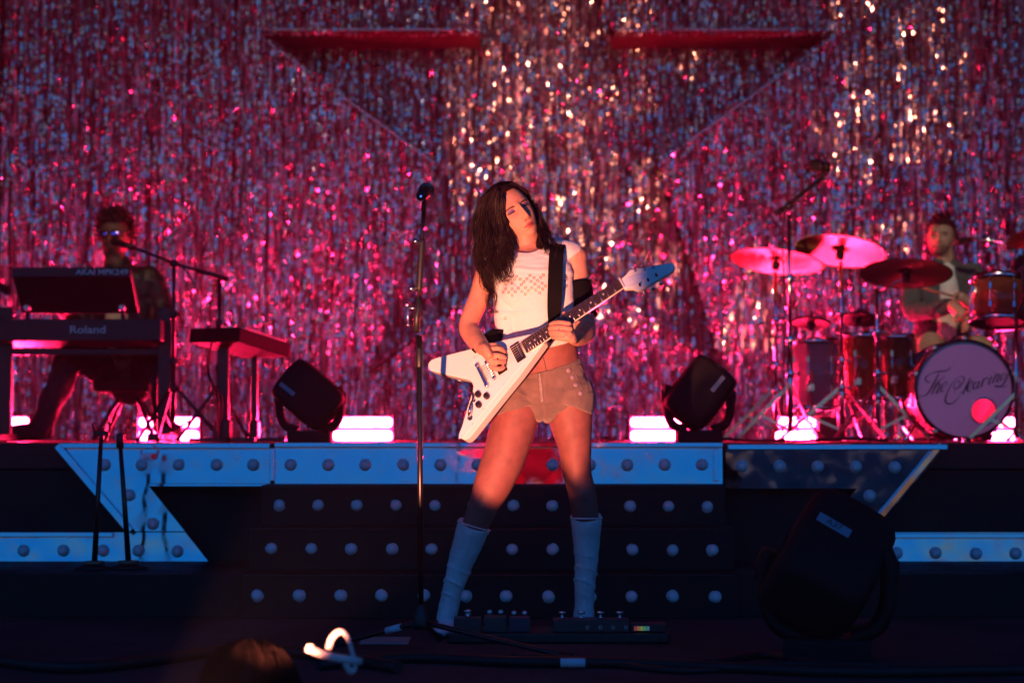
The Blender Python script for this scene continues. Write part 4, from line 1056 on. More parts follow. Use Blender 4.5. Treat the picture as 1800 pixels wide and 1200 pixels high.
# ------------------------------------------------------------------ moving head lights
M_STK = mat('blue_grey_sticker', (0.20, 0.27, 0.34), 0.6)
M_MHP = mat('moving_head_plastic', (0.012, 0.009, 0.010), 0.7, bump=.15, bscale=160, spec=.18)
def moving_head(base, size, head_rot, label, sticker, big=False, yaw=0.0, text=None):
    t = thing('moving_head_light', label, 'stage light', base, 'moving head lights')
    b_ = Vector(base); s = size
    Yw = Matrix.Rotation(yaw, 3, 'Z')
    q = lambda x, y, z: b_ + Yw @ Vector((x * s, y * s, z * s))
    MB().box(q(0, 0, .10), (.72 * s, .62 * s, .20 * s), Yw, .04 * s).build('base', M_MHP, t)
    for sx_ in (-1, 1):
        pts = [q(sx_ * .20, 0, .20), q(sx_ * .40, 0, .28), q(sx_ * .50, 0, .48), q(sx_ * .51, 0, .78), q(sx_ * .47, 0, .92)]
        arm = MB().tube([Vector(v) for v in catmull([tuple(p) for p in pts], 5)], [(.075 * s, .17 * s)] * 21, 18, up=Yw @ Vector((1, 0, 0))).build('yoke_arm', M_MHP, t)
        MB().lathe(q(sx_ * .555, 0, .74), Yw @ Vector((sx_, 0, 0)), [(.11 * s, 0), (.11 * s, .03 * s), (.07 * s, .045 * s)], 20).build('tilt_cap', M_MHP, arm)
    Hm = Yw @ head_rot
    c = q(0, 0, .78)
    hp = lambda x, y, z: c + Hm @ Vector((x * s, y * s, z * s))
    hd = MB()
    # head: tapered, rounded housing; local z = beam direction
    prof = [(-.52, .26, .24), (-.50, .33, .31), (-.42, .39, .37), (-.10, .41, .40), (.25, .41, .40), (.42, .40, .39), (.50, .37, .36)]
    n = 28; V = []
    for z, a, c2 in prof:
        for j in range(n):
            th_ = 2 * PI * j / n; cx, sy = math.cos(th_), math.sin(th_)
            e = .45
            V.append(hp(a * math.copysign(abs(cx) ** e, cx), c2 * math.copysign(abs(sy) ** e, sy), z))
    F = [(i * n + j, i * n + (j + 1) % n, (i + 1) * n + (j + 1) % n, (i + 1) * n + j) for i in range(len(prof) - 1) for j in range(n)]
    F += [tuple(range(n - 1, -1, -1)), tuple((len(prof) - 1) * n + j for j in range(n))]
    hd.add(V, F, True)
    ho = hd.build('head', M_MHP, t)
    MB().lathe(hp(0, 0, .50), Hm @ Vector((0, 0, 1)), [(.34 * s, 0), (.34 * s, .03 * s), (.30 * s, .03 * s), (.29 * s, .01 * s)], 28).build('lens', mat('dark_lens', (.01, .01, .012), .08), ho)
    for k in range(5):
        MB().box(hp(-.40 + 0, 0, -.32 + .06 * k), (.03 * s, .46 * s, .022 * s), Hm).build('cooling_fin', M_MHP, ho)
        MB().box(hp(.40, 0, -.32 + .06 * k), (.03 * s, .46 * s, .022 * s), Hm).build('cooling_fin', M_MHP, ho)
    if sticker:
        (sx0, sz0, sw, sh, ang) = sticker
        Sm = Hm @ Matrix.Rotation(ang, 3, 'Y')
        MB().box(hp(sx0, -.405, sz0), (sw * s, .006 * s, sh * s), Sm).build('sticker', M_STK, ho)
        if text:
            place_text(text, hp(sx0, -.412, sz0), Sm @ Vector((1, 0, 0)), Sm @ Vector((0, 0, 1)), sh * s * .85, mat('black_print', (.01, .01, .012), .6), ho)
    return t
def place_text(txt, c, xdir, zdir, size, m, parent, name='lettering', shear=0.0, bold=0.0, width=1.0):
    cu = bpy.data.curves.new(name, 'FONT'); cu.body = txt; cu.size = size; cu.align_x = 'CENTER'; cu.align_y = 'CENTER'; cu.shear = shear; cu.offset = bold
    o = bpy.data.objects.new(name, cu); C.objects.link(o)
    me = bpy.data.meshes.new_from_object(o.evaluated_get(bpy.context.evaluated_depsgraph_get()))
    bpy.data.objects.remove(o); bpy.data.curves.remove(cu)
    x = Vector(xdir).normalized(); z = Vector(zdir).normalized(); off = Vector(c) - world_loc(parent)
    for v in me.vertices: v.co = off + x * (v.co.x * width) + z * v.co.y
    me.materials.clear(); me.materials.append(m)
    o = bpy.data.objects.new(name, me); return link(o, parent)
RX = lambda a: Matrix.Rotation(R(a), 3, 'X'); RYm = lambda a: Matrix.Rotation(R(a), 3, 'Y'); RZm = lambda a: Matrix.Rotation(R(a), 3, 'Z')
p = W(545, 770, 9.26); moving_head((p.x, 9.26, DECK_Z), .28, RYm(-50) @ RX(-4), 'dark moving head light tilted left beside the small keyboard', (-.14, .30, .30, .07, R(88)))
p = W(1228, 770, 9.26); moving_head((p.x, 9.26, DECK_Z), .29, RYm(38) @ RX(-4), 'dark moving head light tilted right beside the drum kit', (.12, .26, .30, .07, R(-88)))
p = fl(1472, 1172); moving_head((p.x, p.y + .20, 0), .395, RYm(30) @ RX(-48), 'big dark moving head light standing on the stage floor at right', (-.12, .06, .30, .10, 0.0), text='A37', yaw=R(-10))

# two short empty stands in front of the left mirror panel
def short_stand(xt, yt, xb, yb, Y, label, cradle):
    zb = .176
    t = thing('microphone_stand', label, 'microphone stand', (W(xb, yb, Y).x, Y, zb), 'short stands at the left of the riser')
    a = W(xt, yt, Y); b_ = W(xb, yb, Y)
    MB().tube([a, a.lerp(b_, .55), (b_.x, Y, zb + .02)], [.009, .011, .013], 10).build('pole', M_POLE, t)
    MB().lathe((b_.x, Y, zb), (0, 0, 1), [(.085, 0), (.085, .010), (.03, .022), (.02, .03)], 20).build('round_base', M_METALB, t)
    MB().lathe((b_.x, Y - .0, zb + .022), (0, 0, 1), [(.045, 0), (.045, .012), (.02, .014)], 14).build('base_clamp', mat('dull_brass_clamp', (.20, .17, .11), .5, .4), t)
    if cradle:
        MB().box(a + Vector((0, 0, .008)), (.065, .03, .022), bevel=.006).build('clip', M_PLAST, t)
        for sx_ in (-1, 1): MB().tube([a + Vector((sx_ * .028, 0, .012)), a + Vector((sx_ * .036, 0, .045)), a + Vector((sx_ * .030, 0, .055))], .005, 8).build('clip_jaw', M_PLAST, t)
    else:
        MB().lathe(a, (0, 0, 1), [(.016, -.03), (.016, .03), (.010, .035)], 12).build('clutch', M_PLAST, t)
    return t
short_stand(178, 765, 166, 985, 8.45, 'short stand with an open clip in front of the left mirror panel', True)
short_stand(211, 775, 226, 985, 8.48, 'plain black pole stand right of the open-clip stand', False)

# ------------------------------------------------------------------ a person in the pit, seen from behind
PY = 5.0
pit = thing('person', 'dark-haired person from behind with clear glasses at the lower left edge', 'person', (W(450, 1200, PY).x, PY, -1.45))
PHM = rot_xyz(6, 150, 0) @ RX(14)
PO = W(444, 1226, PY)
pm = MB(); add_head(pm, PO, PHM, 1.0, .6)
limb(pm, [PO + Vector((0, 0, -.05)), PO + Vector((-.02, 0, -.16)), PO + Vector((-.03, 0, -.24))], [.062, .062, .085], 5, 20)
limb(pm, [PO + Vector((-.03, 0, -.20)), PO + Vector((-.03, 0, -.35)), PO + Vector((-.03, 0, -.75)), PO + Vector((-.03, 0, -.95))], [(.10, .08), (.20, .11), (.17, .12), (.18, .12)], 6, 28, up=(1, 0, 0))
for sx_ in (-1, 1):
    limb(pm, [PO + Vector((-.03 + sx_ * .17, 0, -.30)), PO + Vector((-.03 + sx_ * .23, .02, -.58)), PO + Vector((-.03 + sx_ * .20, .20, -.72))], [.06, .05, .04], 5, 16)
    limb(pm, [PO + Vector((-.03 + sx_ * .09, 0, -.9)), PO + Vector((-.03 + sx_ * .10, 0, -1.2)), PO + Vector((-.03 + sx_ * .10, .02, -1.62))], [.09, .06, .045], 5, 16)
pme = voxelize(pm, .006, 2); Vp = verts(pme); Hp = head_local(Vp, PO, PHM)
cp = np.tile(np.array([[0.30, 0.16, 0.11]]), (len(Vp), 1)); cp[Vp[:, 2] < PO.z - .21] = (.015, .013, .015); cp[Vp[:, 2] < PO.z - .9] = (.02, .02, .03)
paint(pme, cp); mesh_obj('body', pme, M_SKIN, pit)
hp_ = head_cap(PO, PHM, lambda P: ~((P[:, 1] < 0) & (P[:, 2] < 60)) & (P[:, 2] > -60), 22, 1.0, .6, jitter=2.5, seed=3)
rng = np.random.default_rng(5)
def plh(x, y, z): return tuple(PO + PHM @ Vector((x, y, z)) * .001)
for k in range(46):
    a_ = rng.uniform(-PI, PI); 
    pts = [plh(22 * math.cos(a_), 10 + 28 * math.sin(a_), 138), plh(78 * math.cos(a_), 8 + 95 * math.sin(a_), 102), plh(106 * math.cos(a_), 6 + 128 * math.sin(a_), 30), plh(104 * math.cos(a_), 8 + 124 * math.sin(a_), -40)]
    if math.sin(a_) < -.35: pts = pts[:2]
    if len(pts) > 2: strand_set(hp_, pts, [(.022, .022, .008)] * 4, 22, rng, .0010, lenvar=.2, clump=4)
M_PITH = mat('near_black_hair', (.007, .003, .003), .6, spec=.12)
mesh_obj('hair', hp_.mesh('hair', M_PITH), M_PITH, pit)
M_CLEAR = mat('clear_plastic', (0.85, 0.72, 0.70), 0.12, spec=0.8, Transmission_Weight=0.25)
g = MB()
gl = lambda px, py, Y: W(px, py, PY - .04 + (Y - 4.66))
g = [gl(540, 1138, 4.62), gl(575, 1152, 4.66), gl(622, 1160, 4.70), gl(634, 1162, 4.74)]
gla = thing('glasses', 'clear-framed glasses catching the light on the person at lower left', 'glasses', gl(600, 1150, 4.66))
MB().tube([Vector(q) for q in catmull([tuple(p) for p in g], 6)], [(.010, .006)] * 19, 12, up=(0, 0, 1)).build('temple_arm', M_CLEAR, gla)
MB().tube([Vector(q) for q in catmull([tuple(gl(*p)) for p in ((577, 1140, 4.66), (584, 1120, 4.67), (598, 1109, 4.68), (610, 1118, 4.69), (619, 1145, 4.70), (624, 1172, 4.71), (617, 1180, 4.70), (606, 1165, 4.69))], 6)], [(.0080, .0050)] * 43, 12).build('frame', M_CLEAR, gla)
MB().box(gl(545, 1137, 4.63), (.016, .012, .016), bevel=.003).build('hinge', M_CLEAR, gla)
# ------------------------------------------------------------------ drum kit
M_AMBER = mat('amber_sparkle_shell', (0.30, 0.10, 0.025), 0.22, 0.55, bump=0.8, bscale=420, Coat_Weight=0.6)
M_SILVSH = mat('grey_sparkle_shell', (0.34, 0.27, 0.30), 0.28, 0.4, bump=0.8, bscale=420, Coat_Weight=0.5)
M_HEADW = mat('white_drum_head', (0.78, 0.74, 0.74), 0.45, bump=0.05, bscale=300)
def translucent_mat():
    m = mat('translucent_drum_head', (0.75, 0.70, 0.70), 0.5); nt = m.node_tree
    tr = nt.nodes.new('ShaderNodeBsdfTranslucent'); tr.inputs[0].default_value = (.8, .75, .75, 1); mx = nt.nodes.new('ShaderNodeMixShader'); mx.inputs[0].default_value = .6
    out = nt.nodes['Material Output']; p = nt.nodes['Principled BSDF']
    nt.links.new(p.outputs[0], mx.inputs[1]); nt.links.new(tr.outputs[0], mx.inputs[2]); nt.links.new(mx.outputs[0], out.inputs[0]); return m
M_TRANS = translucent_mat()
M_BRASS = mat('cymbal_bronze', (0.34, 0.26, 0.09), 0.40, 1.0, bump=0.25, bscale=90)
def brushed(m):
    nt = m.node_tree; p = nt.nodes['Principled BSDF']; t_ = nt.nodes.new('ShaderNodeTangent'); t_.direction_type = 'RADIAL'; t_.axis = 'Z'
    p.inputs['Anisotropic'].default_value = .85; nt.links.new(t_.outputs[0], p.inputs['Tangent'])
M_SHADECYM = mat('shaded_cymbal_bronze', (0.16, 0.09, 0.06), 0.38, 1.0, bump=0.25, bscale=90)  # bronze darkened to stand for the unlit underside of one cymbal
brushed(M_BRASS); brushed(M_SHADECYM)
def ring_band(c, axis, r, t, w, name, m, parent):
    return MB().lathe(c, axis, [(r, -w / 2), (r + t, -w / 2), (r + t, w / 2), (r, w / 2), (r, -w / 2)], 48, cap=False).build(name, m, parent)
DY = 10.5
bd = thing('bass_drum', 'large bass drum with black script lettering on its pale head', 'drum', (W(1695, 772, DY).x, DY, DECK_Z), 'drums of the kit')
bc = W(1695, 684, DY); br_ = bc.z - DECK_Z - 0.012
bax = Vector((0, 1, 0))
n = 64
V = []; F = []
for k, (r_, y_) in enumerate(((br_ - .014, .02), (br_ - .014, .40), (br_ - .022, .40), (br_ - .022, .02))):
    for j in range(n):
        a = 2 * PI * j / n; V.append(bc + Vector((r_ * math.cos(a), y_, r_ * math.sin(a))))
for k in range(4):
    for j in range(n): F.append((k * n + j, k * n + (j + 1) % n, ((k + 1) % 4) * n + (j + 1) % n, ((k + 1) % 4) * n + j))
MB().add(V, F, True).build('shell', M_AMBER, bd)
hole = W(1728.5, 722, DY); hr = S(22, DY)
V = [bc + Vector(((br_ - .012) * math.cos(2 * PI * j / n), 0, (br_ - .012) * math.sin(2 * PI * j / n))) for j in range(n)]
V += [Vector((hole.x + hr * math.cos(2 * PI * j / n), bc.y, hole.z + hr * math.sin(2 * PI * j / n))) for j in range(n)]
F = [(j, (j + 1) % n, n + (j + 1) % n, n + j) for j in range(n)]
fh = MB().add(V, F, True).build('front_head', M_HEADW, bd)
MB().torus((hole.x, bc.y - .002, hole.z), (0, 1, 0), hr + .003, .0055, 40, 8).build('port_ring', M_CHROME, fh)
V = [bc + Vector(((br_ - .02) * math.cos(2 * PI * j / n), .395, (br_ - .02) * math.sin(2 * PI * j / n))) for j in range(n)]
MB().add(V, [tuple(range(n))]).build('back_head', M_TRANS, bd)
ring_band(bc + Vector((0, .005, 0)), bax, br_ - .016, .016, .036, 'hoop', mat('black_hoop', (.014, .012, .014), .25), bd)
ring_band(bc + Vector((0, .405, 0)), bax, br_ - .016, .016, .036, 'hoop', mat('black_hoop', (.014, .012, .014), .25), bd)
for j in range(10):
    a = 2 * PI * (j + .5) / 10; d = Vector((math.cos(a), 0, math.sin(a)))
    lg = MB().box(bc + d * (br_ + .004) + Vector((0, -.006, 0)), (.016, .034, .026), Matrix.Rotation(-a, 3, 'Y'), .004)
    lg.tube([bc + d * (br_ + .014) + Vector((0, -.02, 0)), bc + d * (br_ + .014) + Vector((0, .16, 0))], .0035, 8)
    lg.box(bc + d * (br_ - .004) + Vector((0, .17, 0)), (.022, .05, .022), Matrix.Rotation(-a, 3, 'Y'), .005)
    lg.build('claw', M_CHROME, bd)
for s in (-1, 1):
    MB().tube([bc + Vector((s * br_ * .80, .12, -br_ * .6)), (bc.x + s * br_ * 1.22, bc.y - .02, DECK_Z + .006)], [.008, .007], 10).build('spur', M_CHROME, bd)
# the hand-lettered script on the head
def script(strokes, fn, m, parent):
    mb = MB()
    for pts, wd in strokes:
        P = catmull([p + (w_,) for p, w_ in zip(pts, wd)], 6); V = []; k = len(P)
        for i in range(k):
            t = np.array(P[min(i + 1, k - 1)][:2]) - np.array(P[max(i - 1, 0)][:2]); L = np.hypot(*t) + 1e-9
            nx, ny = -t[1] / L, t[0] / L; w_ = max(3.0, P[i][2]) * 0.74
            V += [fn(P[i][0] + nx * w_, P[i][1] + ny * w_), fn(P[i][0] - nx * w_, P[i][1] - ny * w_)]
        mb.add(V, [(2 * i, 2 * i + 1, 2 * i + 3, 2 * i + 2) for i in range(k - 1)])
    return mb.build('script_lettering', m, parent, fix=False)
ST = [([(330, 330), (360, 315), (400, 303), (470, 292), (540, 288), (590, 270), (625, 240), (652, 203)], [2, 5, 9, 11, 11, 9, 6, 2]),
      ([(400, 303), (330, 328), (270, 360), (242, 400), (250, 440), (290, 462), (335, 450)], [2, 4, 8, 12, 12, 8, 2]),
      ([(462, 310), (425, 385), (380, 470), (330, 560), (280, 638), (230, 675), (170, 690), (125, 678), (120, 652)], [4, 12, 15, 15, 12, 7, 5, 9, 10]),
      ([(545, 370), (520, 395), (470, 430), (425, 480), (380, 565), (340, 655)], [7, 4, 9, 13, 13, 11]),
      ([(372, 590), (420, 520), (458, 483), (472, 500), (445, 570), (410, 635), (440, 632), (480, 590)], [3, 4, 9, 12, 13, 11, 4, 2]),
      ([(480, 585), (540, 540), (578, 495), (580, 465), (558, 460), (518, 500), (488, 560), (486, 600), (510, 610), (550, 585)], [2, 4, 5, 8, 7, 9, 12, 11, 6, 2]),
      ([(705, 640), (700, 600), (735, 560), (775, 515), (790, 470), (775, 440), (735, 455), (700, 505), (692, 555), (720, 570), (770, 545), (820, 490), (852, 430), (845, 385), (800, 375), (740, 402), (670, 475), (610, 575), (565, 690), (556, 760), (590, 802), (650, 800), (720, 755), (780, 680), (806, 615)],
       [2, 3, 4, 6, 9, 7, 4, 6, 8, 6, 5, 8, 11, 9, 5, 4, 6, 9, 14, 18, 15, 10, 7, 4, 2]),
      ([(955, 382), (910, 480), (862, 580), (832, 642), (858, 640)], [6, 13, 14, 12, 3]),
      ([(890, 575), (950, 532), (985, 485), (988, 450), (966, 446), (926, 500), (900, 565), (905, 606), (940, 600), (990, 550)], [2, 4, 6, 9, 7, 9, 13, 12, 6, 2]),
      ([(1080, 470), (1062, 452), (1028, 475), (1000, 525), (998, 565), (1022, 568), (1062, 520), (1092, 455)], [4, 5, 9, 12, 11, 6, 4, 5]),
      ([(1098, 445), (1070, 515), (1058, 552), (1078, 552), (1110, 520)], [9, 13, 11, 4, 2]),
      ([(1172, 395), (1145, 465), (1115, 542)], [8, 14, 12]), ([(1128, 500), (1168, 425), (1205, 392), (1222, 402), (1212, 420)], [3, 5, 8, 10, 6]),
      ([(1290, 358), (1262, 425), (1240, 485), (1256, 500), (1290, 468)], [8, 14, 12, 4, 2]), ([(1318, 312), (1328, 304), (1322, 316)], [8, 10, 6]),
      ([(1362, 328), (1330, 400), (1300, 476)], [7, 13, 12]), ([(1318, 430), (1365, 352), (1400, 332), (1404, 356), (1378, 420), (1366, 456), (1392, 450), (1425, 415)], [3, 5, 9, 12, 13, 10, 4, 2]),
      ([(1520, 338), (1482, 325), (1446, 358), (1426, 408), (1440, 432), (1482, 400), (1525, 340)], [5, 6, 10, 12, 7, 4, 5]),
      ([(1558, 322), (1515, 420), (1472, 492), (1430, 530), (1380, 536), (1340, 528), (1350, 512), (1400, 524), (1470, 536), (1545, 515)], [7, 13, 12, 9, 8, 8, 5, 6, 5, 2])]
script(ST, lambda x, y: W(1600 + x / 9, 620 + y / 9, DY - .003), mat('black_script_paint', (.006, .004, .007), .6), fh)

def drum(name, label, cx, y0, y1, hw, Y, shell, tilt=0.0, legs=False, lugs=6, roll=0.0):
    a = W(cx, (y0 + y1) / 2, Y); r_ = S(hw, Y); h = S(y1 - y0, Y)
    ax = Matrix.Rotation(R(roll), 3, 'Y') @ Matrix.Rotation(R(tilt), 3, 'X') @ Vector((0, 0, 1))
    t = thing(name, label, 'drum', (a.x, Y, DECK_Z if legs else a.z - h / 2), 'drums of the kit')
    MB().lathe(a - ax * h / 2, ax, [(r_ * .97, 0), (r_ * .97, h)], 40).build('shell', shell, t)
    for e in (0, 1):
        o = ring_band(a + ax * (h * (e - .5)), ax, r_ * .97, r_ * .05, .030, 'hoop', M_CHROME, t)
        MB().lathe(a + ax * (h * (e - .5) + (.004 if e else -.006)), ax, [(r_ * .965, 0), (r_ * .965, .002)], 40).build('drum_head', M_HEADW if e else mat('dark_resonant_head', (.012, .010, .010), .8, spec=.1), o)
    u = ax.orthogonal().normalized(); v = ax.cross(u)
    for j in range(lugs):
        th_ = 2 * PI * (j + .3) / lugs; d = u * math.cos(th_) + v * math.sin(th_)
        lg = MB().tube([a + d * (r_ * 1.03) - ax * h * .46, a + d * (r_ * 1.03) + ax * h * .46], .0032, 8)
        Mx = Matrix((d.cross(ax), d, ax)).transposed()
        for s in (-.22, .22): lg.box(a + d * (r_ * 1.0) + ax * h * s, (.018, .022, .040), Mx, .005)
        lg.build('lug', M_CHROME, t)
    if legs:
        for j in range(3):
            th_ = 2 * PI * (j + .1) / 3; d = Vector((math.cos(th_), math.sin(th_), 0))
            q = a + d * r_ * 1.05
            lg = MB().tube([(q.x, q.y, a.z + .02), (q.x, q.y, DECK_Z + .03), (q.x + d.x * .03, q.y + d.y * .03, DECK_Z + .004)], .006, 8)
            lg.box((q.x, q.y, a.z - h * .2), (.03, .03, .045), None, .005).build('leg', M_CHROME, t)
    return t
drum('floor_tom', 'grey floor tom at the left of the kit behind the microphone pole', 1434, 600, 716, 40, 11.0, M_SILVSH, 0, True)
drum('floor_tom', 'amber floor tom between the two cymbal stands', 1515, 590, 706, 38, 11.15, M_AMBER, 0, True)
drum('floor_tom', 'amber drum standing just left of the bass drum', 1578, 592, 700, 33, 10.95, M_AMBER, 0, True)
drum('rack_tom', 'amber sparkle rack tom with blue-lit hoops above the bass drum', 1757, 492, 566, 52, 10.55, M_AMBER, -9, False, 8, 3)
rt = W(1757, 566, 10.55)

def tripod(t, x, Y, z0, spread, m=M_CHROME, yaw=0.3):
    for j in range(3):
        a = yaw + 2 * PI * j / 3; d = Vector((math.cos(a), math.sin(a), 0))
        f = Vector((x, Y, DECK_Z + .012)) + d * spread
        lg = MB().box((Vector((x, Y, z0)) + f) / 2, (.006, .020, (Vector((x, Y, z0)) - f).length), (Vector((x, Y, z0)) - f).to_track_quat('Z', 'Y').to_matrix(), .001)
        lg.box((Vector((x, Y, DECK_Z + .06)) + (Vector((x, Y, z0)) * .45 + f * .55)) / 2, (.004, .014, (Vector((x, Y, DECK_Z + .06)) - (Vector((x, Y, z0)) * .45 + f * .55)).length), (Vector((x, Y, DECK_Z + .06)) - (Vector((x, Y, z0)) * .45 + f * .55)).to_track_quat('Z', 'Y').to_matrix())
        lo = lg.build('leg', m, t)
        MB().ball(f, (.016, .016, .012), 10, 6).build('rubber_foot', M_RUBBER, lo)
def stand(name, label, cx, ty, Y, cat, spread=.30, m=M_CHROME, yaw=.3, group=None, r=.011, z0=.30):
    a = W(cx, ty, Y)
    t = thing(name, label, cat, (a.x, Y, DECK_Z), group)
    H_ = a.z - DECK_Z
    MB().tube([(a.x, Y, DECK_Z + .05), (a.x, Y, DECK_Z + H_ * .45)], r * 1.35, 12).build('lower_tube', m, t)
    MB().tube([(a.x, Y, DECK_Z + H_ * .44), (a.x, Y, a.z)], r * .95, 12).build('upper_tube', m, t)
    for f in (.30, .45, .72):
        c_ = MB().lathe((a.x, Y, DECK_Z + H_ * f), (0, 0, 1), [(r * 1.5, -.022), (r * 1.9, -.016), (r * 1.9, .016), (r * 1.5, .022)], 14)
        c_.lathe((a.x + r * 1.6, Y - r, DECK_Z + H_ * f), (1, -.5, 0), [(.005, 0), (.005, .02), (.013, .022), (.013, .030)], 10)
        c_.build('clamp', m, t)
    tripod(t, a.x, Y, DECK_Z + z0, spread, m, yaw)
    return t
def cymbal(label, cx, cy, rpx, Y, tilt, roll, m, bell=.16, thick=.0015, name='cymbal', cat='cymbal'):
    c = W(cx, cy, Y); r_ = S(rpx, Y)
    ax = Matrix.Rotation(R(roll), 3, 'Y') @ Matrix.Rotation(R(tilt), 3, 'X') @ Vector((0, 0, 1))
    t = thing(name, label, cat, c, 'cymbals of the kit')
    pr = []
    for k in range(22):
        q = k / 21
        hgt = r_ * .085 * (1 - q ** 1.4) + (r_ * .085 * max(0, 1 - (q / bell) ** 2) ** .6 if q < bell else 0)
        pr.append((max(.004, r_ * q), hgt))
    prof = pr + [(r_, -thick)] + [(a, b - thick) for a, b in reversed(pr)]
    # lathing grooves give the disc its rings
    prof2 = [(a, b + (.0006 * math.sin(a * 900) if a > r_ * bell else 0)) for a, b in prof]
    mb = MB().lathe(c - ax * r_ * .05, ax, prof2, 72)
    mb.build('disc', m, t)
    MB().lathe(c - ax * r_ * .05, ax, [(.007, -.05), (.007, .055), (.004, .06)], 12).build('spindle', M_METALB, t)
    MB().lathe(c - ax * r_ * .05, ax, [(.022, .17 * r_), (.022, .17 * r_ + .012), (.010, .17 * r_ + .014)], 16).build('top_felt', M_RUBBER, t)
    MB().lathe(c - ax * r_ * .05, ax, [(.020, -.045), (.024, -.010), (.018, 0.0)], 16).build('bottom_felt', M_RUBBER, t)
    return t
stand('cymbal_stand', 'chrome stand under the leftmost cymbal of the kit', 1363, 478, 10.9, 'cymbal stand', .32, yaw=.5, group='cymbal stands')
stand('cymbal_stand', 'chrome stand under the upper middle cymbal', 1478, 460, 10.75, 'cymbal stand', .34, yaw=1.1, group='cymbal stands')
stand('cymbal_stand', 'chrome stand under the dark cymbal left of the bass drum', 1541, 508, 10.55, 'cymbal stand', .30, yaw=.2, group='cymbal stands')
cymbal('leftmost bronze cymbal glowing red, left of the tall pole', 1365, 456, 84, 10.9, -10, 8, M_BRASS)
cymbal('upper middle bronze cymbal glowing red, right of the tall pole', 1478, 438, 81, 10.75, -14, 10, M_BRASS)
cymbal('dark red cymbal in front of the chest of the drummer', 1593, 477, 81, 10.4, -14, 4, M_SHADECYM)
cymbal('bright cymbal cut off by the right edge of the picture', 1828, 408, 62, 10.9, -16, -14, M_BRASS)
cymbal('small black cymbal pad above the grey floor tom', 1426, 564, 34, 10.95, -14, 6, M_RUBBER, thick=.012, name='cymbal_pad', cat='cymbal pad')
cymbal('black cymbal pad above the amber floor tom', 1508, 557, 39, 11.05, -14, 6, M_RUBBER, thick=.012, name='cymbal_pad', cat='cymbal pad')
arm = MB().tube([W(1541, 515, 10.55), W(1593, 486, 10.42)], .007, 8)
tag(arm.build('boom_arm', M_CHROME), 'short chrome arm carrying the dark cymbal', 'boom arm')
# overhead microphone on a tall boom stand
oh = stand('microphone_stand', 'tall chrome microphone pole rising in front of the left cymbals', 1387, 378, 10.35, 'microphone stand', .28, yaw=.9, group='microphone stands of the band')
b0 = W(1362, 378, 10.35); b1 = W(1447, 311, 10.35)
MB().tube([b0, b1], .0105, 10).build('boom', M_RUBBER, oh)
MB().tube([b0, b0.lerp(b1, .16)], .015, 10).build('counterweight', M_RUBBER, oh)
MB().ball(W(1387, 362, 10.35), .024, 12, 8).build('boom_joint', M_METALB, oh)
MB().tube([Vector(q) for q in catmull([tuple(W(*p, 10.33)) for p in ((1422, 298), (1412, 310), (1408, 340), (1380, 375), (1376, 420), (1379, 560), (1376, 760))], 6)], .0035, 6).build('cable', M_CABLE, oh)
om = thing('microphone', 'black condenser microphone in a round shock mount at the end of the high boom', 'microphone', W(1440, 292, 10.35))
MB().tube([W(1422, 290, 10.35), W(1458, 296, 10.35)], .032, 16).build('microphone_body', M_RUBBER, om)
MB().torus(W(1440, 291, 10.35), (1, 0, .15), .052, .0045, 28, 6).torus(W(1450, 292, 10.35), (1, 0, .15), .052, .0045, 28, 6).build('shock_mount', M_METALB, om)
for k in range(6):
    a = k * PI / 3; MB().tube([W(1440, 291, 10.35) + Vector((0, .052 * math.cos(a), .052 * math.sin(a))), W(1444, 292, 10.35) + Vector((0, .026 * math.cos(a + .4), .026 * math.sin(a + .4)))], .002, 5).build('elastic_cord', M_CABLE, om)
MB().box(W(1446, 309, 10.35), (.018, .018, .05), bevel=.003).build('mount_clip', M_METALB, om)
# tom microphone and its boom at the right edge
tm_ = thing('microphone_stand', 'low boom stand with a black microphone over the rack tom at the right edge', 'microphone stand', (W(1790, 772, 10.3).x, 10.3, DECK_Z), 'microphone stands of the band')
MB().tube([W(1786, 770, 10.3), W(1786, 560, 10.3)], .010, 10).build('pole', M_CHROME, tm_)
MB().tube([W(1786, 560, 10.3), W(1800, 520, 10.25), W(1796, 470, 10.2)], .008, 8).build('boom', M_METALB, tm_)
MB().tube([W(1780, 474, 10.2), W(1798, 452, 10.2)], [.018, .023], 14).build('microphone_body', M_GRILLE, tm_)
tripod(tm_, W(1786, 770, 10.3).x, 10.3, DECK_Z + .25, .24, M_CHROME, .8)
vb = thing('microphone_stand', 'thin boom with a small black microphone beside the face of the drummer', 'microphone stand', (W(1840, 770, 11.2).x, 11.2, DECK_Z), 'microphone stands of the band')
MB().tube([W(1840, 772, 11.2), W(1840, 430, 11.2)], .010, 10).build('pole', M_METALB, vb)
MB().tube([W(1840, 432, 11.2), W(1735, 422, 11.25), W(1700, 420, 11.3)], .007, 8).build('boom', M_CHROME, vb)
MB().tube([W(1712, 420, 11.3), W(1690, 424, 11.3)], [.014, .022], 12).ball(W(1686, 425, 11.3), .024).build('microphone_body', M_GRILLE, vb)
tripod(vb, W(1840, 770, 11.2).x, 11.2, DECK_Z + .25, .24, M_METALB)
